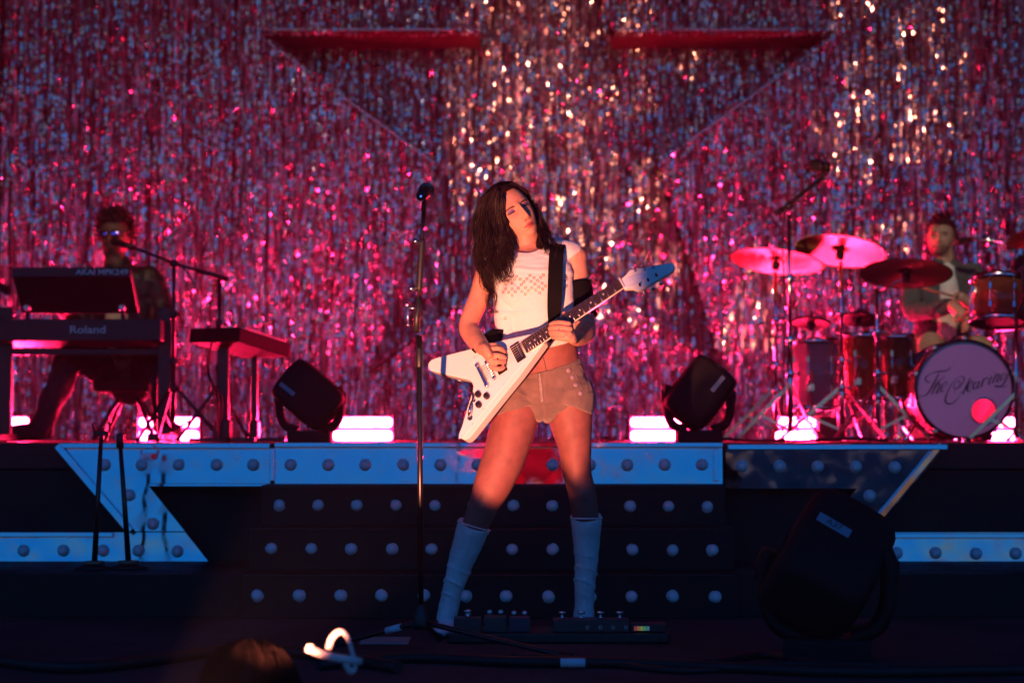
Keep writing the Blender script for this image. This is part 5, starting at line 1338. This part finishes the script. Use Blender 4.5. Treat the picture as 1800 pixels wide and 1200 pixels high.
# pedals and hardware down by the floor of the kit
hp2 = thing('bass_drum_pedal', 'low metal pedal and hardware on the deck left of the bass drum', 'drum pedal', (W(1605, 770, 11.1).x, 11.1, DECK_Z))
a = W(1605, 770, 11.1).x
MB().box((a, 11.0, DECK_Z + .045), (.10, .28, .018), RX(14), .004).build('footboard', M_STEEL, hp2)
MB().tube([(a - .07, 10.86, DECK_Z), (a - .07, 10.86, DECK_Z + .20), (a + .07, 10.86, DECK_Z + .20), (a + .07, 10.86, DECK_Z)], .008, 8).build('frame', M_CHROME, hp2)
for (x, y, lbl) in ((1460, 746, 'black hardware case on the deck behind the cymbal stand legs'),):
    c = W(x, y, 11.3); tag(MB().box((c.x, 11.3, DECK_Z + .07), (.16, .14, .14), bevel=.01).build('equipment_case', M_PLAST), lbl, 'case')
for i, (pts, lbl) in enumerate((([(1215, 764), (1260, 771), (1330, 774), (1400, 768)], 'thin black cable running from the right moving head to the drums'), ([(1560, 760), (1500, 772), (1420, 776), (1380, 772)], 'thin black cable lying among the tripod feet of the drum kit'))):
    Q = catmull([tuple(Vector((W(x, y, 9.7 + .25 * i).x, 9.7 + .25 * i + .08 * k, DECK_Z + .008 + (.012 if k == 1 else 0)))) for k, (x, y) in enumerate(pts)], 6)
    tag(MB().tube([Vector(q) for q in Q], .007, 7).build('deck_cable', M_CABLE), lbl, 'cable', 'cables on the deck')

# ------------------------------------------------------------------ the drummer
def figure(t, parts, voxel=.006):
    """parts: {name: (list of limb specs, material or 'skin')}"""
    out = {}
    for name, (specs, m) in parts.items():
        mb = MB()
        for sp in specs: limb(mb, sp[0], sp[1], 6, sp[2] if len(sp) > 2 else 24, up=(1, 0, 0))
        out[name] = (mb, m)
    return out
def fold(me, amp, sc, seed=0):
    bm = bmesh.new(); bm.from_mesh(me); bm.normal_update()
    for v in bm.verts: v.co = v.co + v.normal * (amp * noise.noise(v.co * sc + Vector((seed, 0, 0))) + amp * .5 * noise.noise(v.co * sc * 2.3))
    bm.to_mesh(me); bm.free()
QY = 11.6
def D(px, py, dy=0.0): return W(px, py, QY + dy)
dr = thing('person', 'drummer in grey jacket over a white shirt seated behind the drum kit', 'person', (D(1655, 772).x, QY, DECK_Z))
DHM = rot_xyz(-3, -20, -4); DE = D(1651, 413, -.06); DO = DE - DHM @ Vector((0, -.08, 0))
sk = MB(); add_head(sk, DO, DHM, 1.0, 1.0)
limb(sk, [D(1662, 470, .02), D(1660, 450, .01), D(1657, 428, .0)], [.065, .058, .056], 5, 20)
limb(sk, [D(1670, 535, -.36), D(1686, 548, -.42), D(1692, 556, -.44)], [.030, .034, .030], 5, 16)
for k in range(4): limb(sk, [D(1690, 552 + 3.2 * k, -.43), D(1701, 557 + 4 * k, -.46), D(1700, 565 + 4.5 * k, -.50), D(1692, 570 + 4.5 * k, -.48)], [.011, .010, .0095, .008], 4, 10)
limb(sk, [D(1686, 548, -.42), D(1678, 560, -.46), D(1684, 568, -.47)], [.012, .011, .009], 4, 10)
limb(sk, [D(1716, 540, -.30), D(1700, 530, -.34), D(1690, 522, -.36)], [.030, .034, .028], 5, 16)
limb(sk, [D(1661, 470, .02), D(1618, 486, .02), D(1604, 540, -.12), D(1640, 545, -.27), D(1672, 537, -.36)], [.05, .045, .04, .035, .030], 6, 16)
limb(sk, [D(1661, 470, .02), D(1704, 486, .02), D(1738, 542, -.11), D(1728, 545, -.22), D(1714, 540, -.30)], [.05, .045, .04, .035, .030], 6, 16)
for k in range(4): limb(sk, [D(1692, 517 + 3.4 * k, -.35), D(1681, 516 + 4 * k, -.38), D(1676, 521 + 4 * k, -.40)], [.011, .010, .008], 4, 10)
sme = voxelize(sk, .0045, 2); Vd = verts(sme); Hd = head_local(Vd, DO, DHM)
cd = np.tile(np.array([[0.40, 0.23, 0.15]]), (len(Vd), 1))
face_paint(cd, Hd, (0.28, 0.11, 0.09), (0.20, 0.11, 0.07), (0.02, 0.012, 0.01), stubble=(0.07, 0.045, 0.035), lidsize=.9)
paint(sme, cd); mesh_obj('body', sme, M_SKIN, dr)
M_JACKET = mat('grey_green_cotton', (0.060, 0.078, 0.074), 0.85, bump=.5, bscale=160, spec=.2)
jk = MB()
limb(jk, [D(1655, 640, .02), D(1655, 600, .02), D(1657, 540, .01), D(1660, 495, .01), D(1661, 474, .02), D(1661, 462, .02)], [(.17, .13), (.165, .13), (.17, .125), (.185, .12), (.15, .095), (.085, .07)], 6, 36, up=(1, 0, 0))
limb(jk, [D(1612, 484, .02), D(1603, 520, -.06), D(1604, 545, -.14), D(1640, 545, -.27), D(1668, 537, -.35)], [.070, .060, .056, .050, .043], 7, 24)
limb(jk, [D(1708, 484, .02), D(1728, 520, -.04), D(1740, 545, -.12), D(1728, 545, -.22), D(1716, 541, -.29)], [.075, .068, .064, .054, .048], 7, 24)
jme = voxelize(jk, .007, 4); fold(jme, .009, 16); mesh_obj('jacket', jme, M_JACKET, dr)
sb_ = MB(); limb(sb_, [D(1664, 590, -.105), D(1667, 540, -.105), D(1668, 500, -.102), D(1664, 470, -.065)], [(.055, .035), (.060, .035), (.055, .035), (.045, .03)], 6, 24, up=(1, 0, 0))
sbe = voxelize(sb_, .006, 3); fold(sbe, .006, 18); mesh_obj('shirt', sbe, mat('white_cotton', (0.60, 0.57, 0.50), .85, bump=.3, bscale=200), dr)
tr = MB()
limb(tr, [D(1636, 640, .02), D(1634, 622, -.20), D(1636, 612, -.45), D(1640, 690, -.48), D(1644, 765, -.40)], [.10, .095, .075, .062, .055], 7, 24)
limb(tr, [D(1676, 640, .02), D(1700, 625, -.20), D(1724, 618, -.42), D(1724, 690, -.45), D(1722, 765, -.38)], [.10, .095, .075, .062, .055], 7, 24)
limb(tr, [D(1655, 600, .02), D(1656, 650, .02)], [(.155, .12), (.165, .13)], 5, 28)
tre = voxelize(tr, .008, 3); fold(tre, .008, 12); mesh_obj('trousers', tre, mat('khaki_twill', (0.24, 0.20, 0.13), .85, bump=.3, bscale=220), dr)
for sx_, px in ((0, 1645), (1, 1722)):
    sh_ = MB(); q = D(px, 768, -.40); limb(sh_, [Vector((q.x, q.y + .05, DECK_Z + .05)), Vector((q.x, q.y - .08, DECK_Z + .045)), Vector((q.x, q.y - .18, DECK_Z + .03))], [(.045, .045), (.045, .04), (.035, .028)], 5, 18, up=(1, 0, 0)); sh_.build('shoe', M_RUBBER, dr)
dh = head_cap(DO, DHM, lambda P: ~((P[:, 1] < 6) & (P[:, 2] < 58 - .002 * P[:, 0] ** 2)) & (P[:, 2] > -42), 13, 1.0, 1.0, jitter=1.5)
rng = np.random.default_rng(8)
def dlh(x, y, z): return tuple(DO + DHM @ Vector((x, y, z)) * .001)
for k in range(120):
    a = rng.uniform(-PI, PI); e = rng.uniform(.12, 1.3); rr_ = 92
    x = 78 * math.cos(e) * math.sin(a); y = -96 * math.cos(e) * math.cos(a); z = 118 * math.sin(e)
    if y < -20 and z < 62: continue
    g0 = (x, y, z); d_ = np.array([x / 78, y / 96, z / 118]); tw = rng.normal(0, .5, 3)
    p1 = np.array(g0) + d_ * 20 + tw * 10; p2 = p1 + d_ * 14 + np.array([tw[0] * 14, tw[1] * 14 - 4, tw[2] * 10 - 4])
    strand_set(dh, [dlh(*g0), dlh(*p1), dlh(*p2)], [(.008, .008, .008)] * 3, 7, rng, .0022, per=4, wave=.006)
mesh_obj('hair', dh.mesh('hair', M_HAIR), M_HAIR, dr)
th_ = thing('drum_throne', 'round black drum stool under the drummer in grey', 'stool', (D(1655, 772).x, QY + .03, DECK_Z))
c = D(1655, 640); MB().lathe((c.x, QY + .03, DECK_Z + .38), (0, 0, 1), [(.14, 0), (.17, .02), (.17, .07), (.13, .09)], 28).build('seat', M_RUBBER, th_)
MB().tube([(c.x, QY + .03, DECK_Z + .05), (c.x, QY + .03, DECK_Z + .39)], .016, 12).build('post', M_CHROME, th_)
tripod(th_, c.x, QY + .03, DECK_Z + .25, .25, M_CHROME)
for (p0, p1, lbl) in (((1688, 560, -.45), (1752, 500, -.62), 'pale wooden drumstick in the lower hand of the drummer'), ((1684, 523, -.38), (1604, 500, -.55), 'pale wooden drumstick pointing left behind the dark cymbal')):
    tag(MB().tube([D(*p0), Vector(D(*p0)).lerp(D(*p1), .8), D(*p1)], [.0075, .006, .004], 10).build('drumstick', mat('hickory', (.45, .30, .16), .5)), lbl, 'drumstick', 'drumsticks')

# ------------------------------------------------------------------ the keyboard player and his rig
KY = 11.1
def Q_(px, py, dy=0.0): return W(px, py, KY + dy)
kp = thing('person', 'keyboard player in dark jacket and blue mirrored sunglasses seated at left', 'person', (Q_(230, 772).x, KY, DECK_Z))
KHM = rot_xyz(2, -8, -2); KE = Q_(194, 411, -.06); KO = KE - KHM @ Vector((0, -.08, 0))
sk = MB(); add_head(sk, KO, KHM, 1.04, .9)
limb(sk, [Q_(208, 478, .02), Q_(203, 458, .01), Q_(198, 432, .0)], [.066, .060, .058], 5, 20)
limb(sk, [Q_(238, 600, -.30), Q_(224, 612, -.36), Q_(216, 622, -.38)], [.032, .036, .034], 5, 16)
for k in range(4): limb(sk, [Q_(210 + 5 * k, 622, -.38), Q_(208 + 5 * k, 634, -.40), Q_(209 + 5 * k, 645, -.40)], [.012, .0105, .009], 4, 10)
limb(sk, [Q_(208, 612, -.37), Q_(203, 622, -.40), Q_(204, 630, -.40)], [.012, .011, .009], 4, 10)
limb(sk, [Q_(208, 478, .02), Q_(258, 494, .02), Q_(283, 588, -.05), Q_(262, 603, -.20), Q_(236, 601, -.31)], [.05, .045, .04, .035, .030], 6, 16)
limb(sk, [Q_(208, 478, .02), Q_(164, 496, .02), Q_(143, 576, -.02), Q_(130, 566, -.14), Q_(118, 554, -.22)], [.05, .045, .04, .035, .030], 6, 16)
limb(sk, [Q_(120, 555, -.20), Q_(112, 548, -.30), Q_(108, 545, -.36)], [.030, .034, .030], 5, 16)
for k in range(4): limb(sk, [Q_(102 + 4.5 * k, 545, -.36), Q_(100 + 4.5 * k, 543, -.41), Q_(100 + 4.5 * k, 548, -.45)], [.012, .0105, .009], 4, 10)
sme = voxelize(sk, .005, 2); Vd = verts(sme); Hd = head_local(Vd, KO, KHM, 1.04)
cd = np.tile(np.array([[0.16, 0.075, 0.042]]), (len(Vd), 1))
face_paint(cd, Hd, (0.16, 0.06, 0.05), (0.12, 0.06, 0.035), (0.015, 0.01, 0.008), stubble=(0.04, 0.022, 0.016), lidsize=.8)
paint(sme, cd); mesh_obj('body', sme, M_SKIN, kp)
M_KJ = mat('dark_olive_satin_jacket', (0.012, 0.011, 0.010), 0.45, bump=.35, bscale=60, spec=.4)
jk = MB()
limb(jk, [Q_(232, 668, .05), Q_(230, 630, .05), Q_(222, 565, .03), Q_(214, 505, .02), Q_(210, 482, .02), Q_(208, 468, .02)], [(.17, .13), (.17, .13), (.175, .13), (.20, .12), (.16, .10), (.09, .075)], 6, 36, up=(1, 0, 0))
limb(jk, [Q_(264, 492, .02), Q_(282, 540, .02), Q_(284, 590, -.05), Q_(262, 603, -.20), Q_(240, 602, -.29)], [.078, .074, .070, .058, .048], 7, 24)
limb(jk, [Q_(158, 494, .02), Q_(146, 540, .02), Q_(142, 578, -.02), Q_(130, 566, -.14), Q_(120, 556, -.21)], [.078, .072, .066, .056, .046], 7, 24)
jme = voxelize(jk, .007, 4); fold(jme, .014, 9, 5); mesh_obj('jacket', jme, M_KJ, kp)
sb_ = MB(); limb(sb_, [Q_(212, 640, -.09), Q_(206, 580, -.11), Q_(203, 520, -.105), Q_(204, 482, -.075)], [(.06, .035), (.065, .035), (.055, .035), (.04, .03)], 6, 24, up=(1, 0, 0))
sbe = voxelize(sb_, .006, 3); fold(sbe, .006, 18, 2); mesh_obj('shirt', sbe, mat('cream_cotton', (0.55, 0.52, 0.42), .85), kp)
tr = MB()
limb(tr, [Q_(206, 662, .05), Q_(165, 640, -.14), Q_(128, 628, -.32), Q_(98, 690, -.36), Q_(72, 750, -.36)], [.10, .095, .080, .068, .060], 7, 24)
limb(tr, [Q_(254, 662, .05), Q_(268, 648, -.16), Q_(282, 640, -.34), Q_(286, 700, -.34), Q_(290, 755, -.32)], [.10, .095, .080, .066, .058], 7, 24)
limb(tr, [Q_(230, 640, .05), Q_(232, 672, .05)], [(.155, .12), (.165, .13)], 5, 28)
tre = voxelize(tr, .008, 3); fold(tre, .010, 11, 7); mesh_obj('trousers', tre, mat('black_trousers', (0.016, 0.013, 0.014), .8, bump=.3, bscale=180), kp)
for (x, dx) in ((66, -.19), (292, .04)):
    q = Q_(x, 760, -.36); sh_ = MB(); limb(sh_, [Vector((q.x + .03, q.y + .03, DECK_Z + .06)), Vector((q.x + dx * .4, q.y - .04, DECK_Z + .05)), Vector((q.x + dx, q.y - .10, DECK_Z + .035))], [(.05, .055), (.048, .045), (.036, .03)], 6, 20, up=(0, 0, 1)); sh_.build('shoe', M_RUBBER, kp)
dh = head_cap(KO, KHM, lambda P: ~((P[:, 1] < 10) & (P[:, 2] < 56 - .002 * P[:, 0] ** 2)) & (P[:, 2] > -30), 24, 1.04, .9, jitter=3.0)
rng = np.random.default_rng(9)
def klh(x, y, z): return tuple(KO + KHM @ Vector((x, y, z)) * .00104)
for k in range(420):
    a = rng.uniform(-PI, PI); e = rng.uniform(-.15, 1.45)
    x = 76 * math.cos(e) * math.sin(a); y = -92 * math.cos(e) * math.cos(a); z = 114 * math.sin(e)
    if y < -15 and z < 64: continue
    d_ = np.array([x / 76, y / 92, z / 114]); p1 = np.array([x, y, z]) + d_ * 32
    c_ = [klh(*(p1 + rng.normal(0, 9, 3))) for _ in range(3)]
    strand_set(dh, [klh(x, y, z)] + c_, [(.005, .005, .005)] * 4, 3, rng, .0024, per=4, wave=.008, wl=16)
mesh_obj('hair', dh.mesh('hair', M_HAIR), M_HAIR, kp)
gk = thing('sunglasses', 'blue mirrored sunglasses on the keyboard player', 'sunglasses', KE)
M_BLUEL = mat('blue_mirror_lens', (0.32, 0.28, 0.95), 0.18, 1.0)
for s in (-1, 1):
    cc = KO + KHM @ Vector((s * .033, -.101, .000)) * 1.04
    MB().ball(cc, (.027, .006, .018), 20, 12, KHM @ RZm(s * 10) @ RX(-8)).build('lens', M_BLUEL, gk)
    MB().tube([KO + KHM @ Vector((s * .060, -.095, .006)) * 1.04, KO + KHM @ Vector((s * .080, -.02, .008)) * 1.04], .0025, 6).build('temple_arm', M_METALB, gk)
MB().tube([KO + KHM @ Vector((-.010, -.108, .004)) * 1.04, KO + KHM @ Vector((.010, -.108, .004)) * 1.04], .003, 6).build('bridge', M_METALB, gk)
# bench
bn = thing('keyboard_bench', 'padded bench under the keyboard player', 'bench', (Q_(230, 772, .05).x, KY + .05, DECK_Z))
c = Q_(230, 680, .05)
MB().box((c.x, KY + .02, c.z + .005), (.36, .34, .07), bevel=.025).build('cushion', M_RUBBER, bn)
for s in (-1, 1):
    for s2 in (-1, 1): MB().tube([(c.x + s * .03, KY + .02 + s2 * .02, c.z - .02), (c.x + s * .17, KY + .02 + s2 * .16, DECK_Z + .01)], .014, 10).build('leg', M_METALB, bn)
# stand: two columns, feet and brackets
ks = thing('keyboard_stand', 'two-tier black column stand holding both keyboards at left', 'keyboard stand', (W(140, 772, 10.5).x, 10.5, DECK_Z))
for px in (6, 288):
    a = W(px, 772, 10.5).x
    col_ = MB().box((a, 10.52, DECK_Z + .36), (.075, .05, .70), bevel=.008).build('column', M_METALB, ks)
    MB().box((a, 10.45, DECK_Z + .025), (.075, .50, .04), bevel=.008).build('foot', M_METALB, ks)
MB().box(((W(6, 0, 10.5).x + W(288, 0, 10.5).x) / 2, 10.53, W(0, 618, 10.5).z), (W(288, 0, 10.5).x - W(6, 0, 10.5).x, .04, .035), bevel=.006).build('crossbar', M_METALB, ks)
for px in (44, 212):
    a = W(px, 600, 10.5)
    MB().tube([(a.x, 10.56, a.z), (a.x, 10.56, W(0, 520, 10.5).z), (a.x, 10.64, W(0, 512, 10.5).z)], .013, 10).build('upper_tier_arm', M_METALB, ks)
    MB().lathe((a.x, 10.54, W(0, 540, 10.5).z), (0, -1, 0), [(.018, 0), (.018, .02), (.012, .03)], 12).build('clamp_knob', M_STEEL, ks)
def keyboard(label, xl, xr, zc, Y, depth, hgt, tilt, text, tx, tsize, tcol, keys, lower=False, wid=1.0):
    a = W(xl, zc, Y); c = W(xr, zc, Y); w = c.x - a.x; mid = Vector(((a.x + c.x) / 2, Y, a.z))
    Mx = RX(tilt)
    t = thing('keyboard', label, 'keyboard', mid, 'keyboards')
    q = lambda x, y, z: mid + Mx @ Vector((x, y, z))
    MB().box(q(0, depth / 2, 0), (w, depth, hgt), Mx, .008).build('case', M_PLAST, t)
    kw = w * .86 / keys
    wk = MB(); bk = MB()
    for k in range(keys):
        wk.box(q(-w * .43 + kw * (k + .5), depth * .76, hgt / 2 + .004), (kw * .92, depth * .44, .012), Mx)
        if k % 7 in (0, 1, 3, 4, 5): bk.box(q(-w * .43 + kw * (k + 1), depth * .66, hgt / 2 + .014), (kw * .5, depth * .26, .014), Mx)
    wk.build('white_keys', mat('ivory_plastic', (.7, .68, .64), .3), t); bk.build('black_keys', M_PLAST, t)
    if text:
        MB().box(mid + Vector((0, -.012, 0)), (w * .995, .018, hgt * .98), None, .004).build('back_panel', M_PLAST, t)
        place_text(text, mid + Vector((tx * w, -.0225, 0)), Vector((1, 0, 0)), Vector((0, 0, 1)), tsize, tcol, t, width=wid, bold=.0008)
    for k in range(4):
        MB().lathe(q(-w * .40 + .05 * k, depth * .2, hgt / 2), Mx @ Vector((0, 0, 1)), [(.011, 0), (.009, .016), (.006, .017)], 12).build('knob', M_RUBBER, t)
    return t
M_PRINT = mat('pale_print', (0.80, 0.78, 0.74), .6)
keyboard('upper controller keyboard with pale lettering on its back edge', 22, 231, 479, 10.42, .30, .052, -38, 'AKAI MPK249', .26, .040, M_PRINT, 28, wid=1.15)
keyboard('long lower stage keyboard with a pale maker name on its back', -90, 285, 580, 10.40, .30, .115, -4, 'Roland', .155, .055, M_PRINT, 36, wid=1.25)
# small synth on its own stand, turned away
sy = thing('synthesizer', 'small dark synthesizer turned sideways on its own stand', 'keyboard', W(400, 600, 10.2))
c = W(376, 588, 10.15); My = RZm(-24) @ RX(-7)
q = lambda x, y, z: c + My @ Vector((x, y, z))
MB().box(q(0, .26, 0), (.30, .52, .075), My, .01).build('case', mat('dark_red_brown_case', (.005, .003, .0035), .7, bump=.1, bscale=120, spec=.1), sy)
for k in range(10): MB().box(q(.08, .10 + .04 * k, .043), (.11, .036, .012), My).build('key', mat('ivory_plastic', (.7, .68, .64), .3), sy)
for k in range(5): MB().lathe(q(-.09, .08 + .09 * k, .038), My @ Vector((0, 0, 1)), [(.012, 0), (.010, .018), (.006, .019)], 12).build('knob', M_RUBBER, sy)
ss = thing('keyboard_stand', 'black pedestal stand under the small sideways synthesizer', 'keyboard stand', (W(392, 772, 10.3).x, 10.3, DECK_Z))
for (px, Y, w_) in ((392, 10.3, .060), (447, 10.62, .034)):
    a = W(px, 772, Y).x; zt = q(0, Y - 10.15, -.04).z
    MB().box((a, Y, (DECK_Z + zt) / 2), (w_, .05, zt - DECK_Z), bevel=.006).build('column', M_METALB, ss)
    MB().box((a, Y, DECK_Z + .06), (w_ * 1.5, .09, .11), bevel=.01).build('base_block', M_METALB, ss)
    MB().box((a, Y - .02, DECK_Z + .012), (.34, .06, .022), bevel=.005).build('foot', M_METALB, ss)
for k in range(3):
    P_ = catmull([tuple(W(*p, 10.2 + .02 * k)) for p in ((372, 602), (366, 640 + 10 * k), (378 + 6 * k, 700), (384, 768))], 6)
    MB().tube([Vector(v) for v in P_], .005, 6).build('cable', M_CABLE, ss)
# vocal boom stand of the keyboard player
kb = stand('microphone_stand', 'black boom microphone stand reaching to the mouth of the keyboard player', 306, 466, 10.3, 'microphone stand', .26, M_METALB, .4, 'microphone stands of the band', .010)
MB().tube([W(402, 491, 10.3), W(306, 463, 10.3), W(232, 434, 10.55)], .0085, 10).build('boom', M_METALB, kb)
MB().tube([W(402, 491, 10.3), W(345, 475, 10.3)], .013, 10).build('counterweight', M_METALB, kb)
MB().ball(W(306, 464, 10.3), .024, 12, 8).build('boom_joint', M_METALB, kb)
MB().tube([Vector(v) for v in catmull([tuple(W(*p, 10.28)) for p in ((318, 466), (332, 482), (342, 500), (330, 478))], 5)], .004, 6).build('cable', M_CABLE, kb)
km = thing('microphone', 'dark microphone in front of the mouth of the keyboard player', 'microphone', W(215, 430, 10.6))
MB().tube([W(236, 436, 10.55), W(206, 426, 10.65)], [.014, .019], 14).build('handle', M_PLAST, km)
MB().ball(W(202, 424, 10.66), .026, 18, 12).build('grille', M_GRILLE, km)
k2 = stand('microphone_stand', 'second black stand right of the keyboard boom stand', 386, 490, 10.45, 'microphone stand', .22, M_METALB, .9, 'microphone stands of the band', .010)
lm = thing('microphone', 'dark microphone poking in from the left edge', 'microphone', W(5, 505, 10.0))
MB().tube([W(-40, 482, 10.0), W(8, 508, 10.0)], [.016, .020], 12).ball(W(12, 510, 10.0), .024).build('handle', M_GRILLE, lm)
MB().tube([W(-40, 482, 10.0), W(-60, 480, 10.0), W(-60, 770, 10.0)], .009, 8).build('stand_pole', M_METALB, lm)
# ------------------------------------------------------------------ stage haze: thin even air round everything
hz = MB().box((0, -5, 3.2), (92, 82, 12.0)).build('haze', M_BLACK)
hz['kind'] = 'stuff'
hm_ = bpy.data.materials.new('stage_haze'); hm_.use_nodes = True; nt = hm_.node_tree; nt.nodes.clear()
pv = nt.nodes.new('ShaderNodeVolumePrincipled'); pv.inputs['Color'].default_value = (0.92, 0.90, 0.92, 1); pv.inputs['Density'].default_value = 0.0019; pv.inputs['Anisotropy'].default_value = 0.3
ou = nt.nodes.new('ShaderNodeOutputMaterial'); nt.links.new(pv.outputs[0], ou.inputs['Volume'])
hz.data.materials.clear(); hz.data.materials.append(hm_)
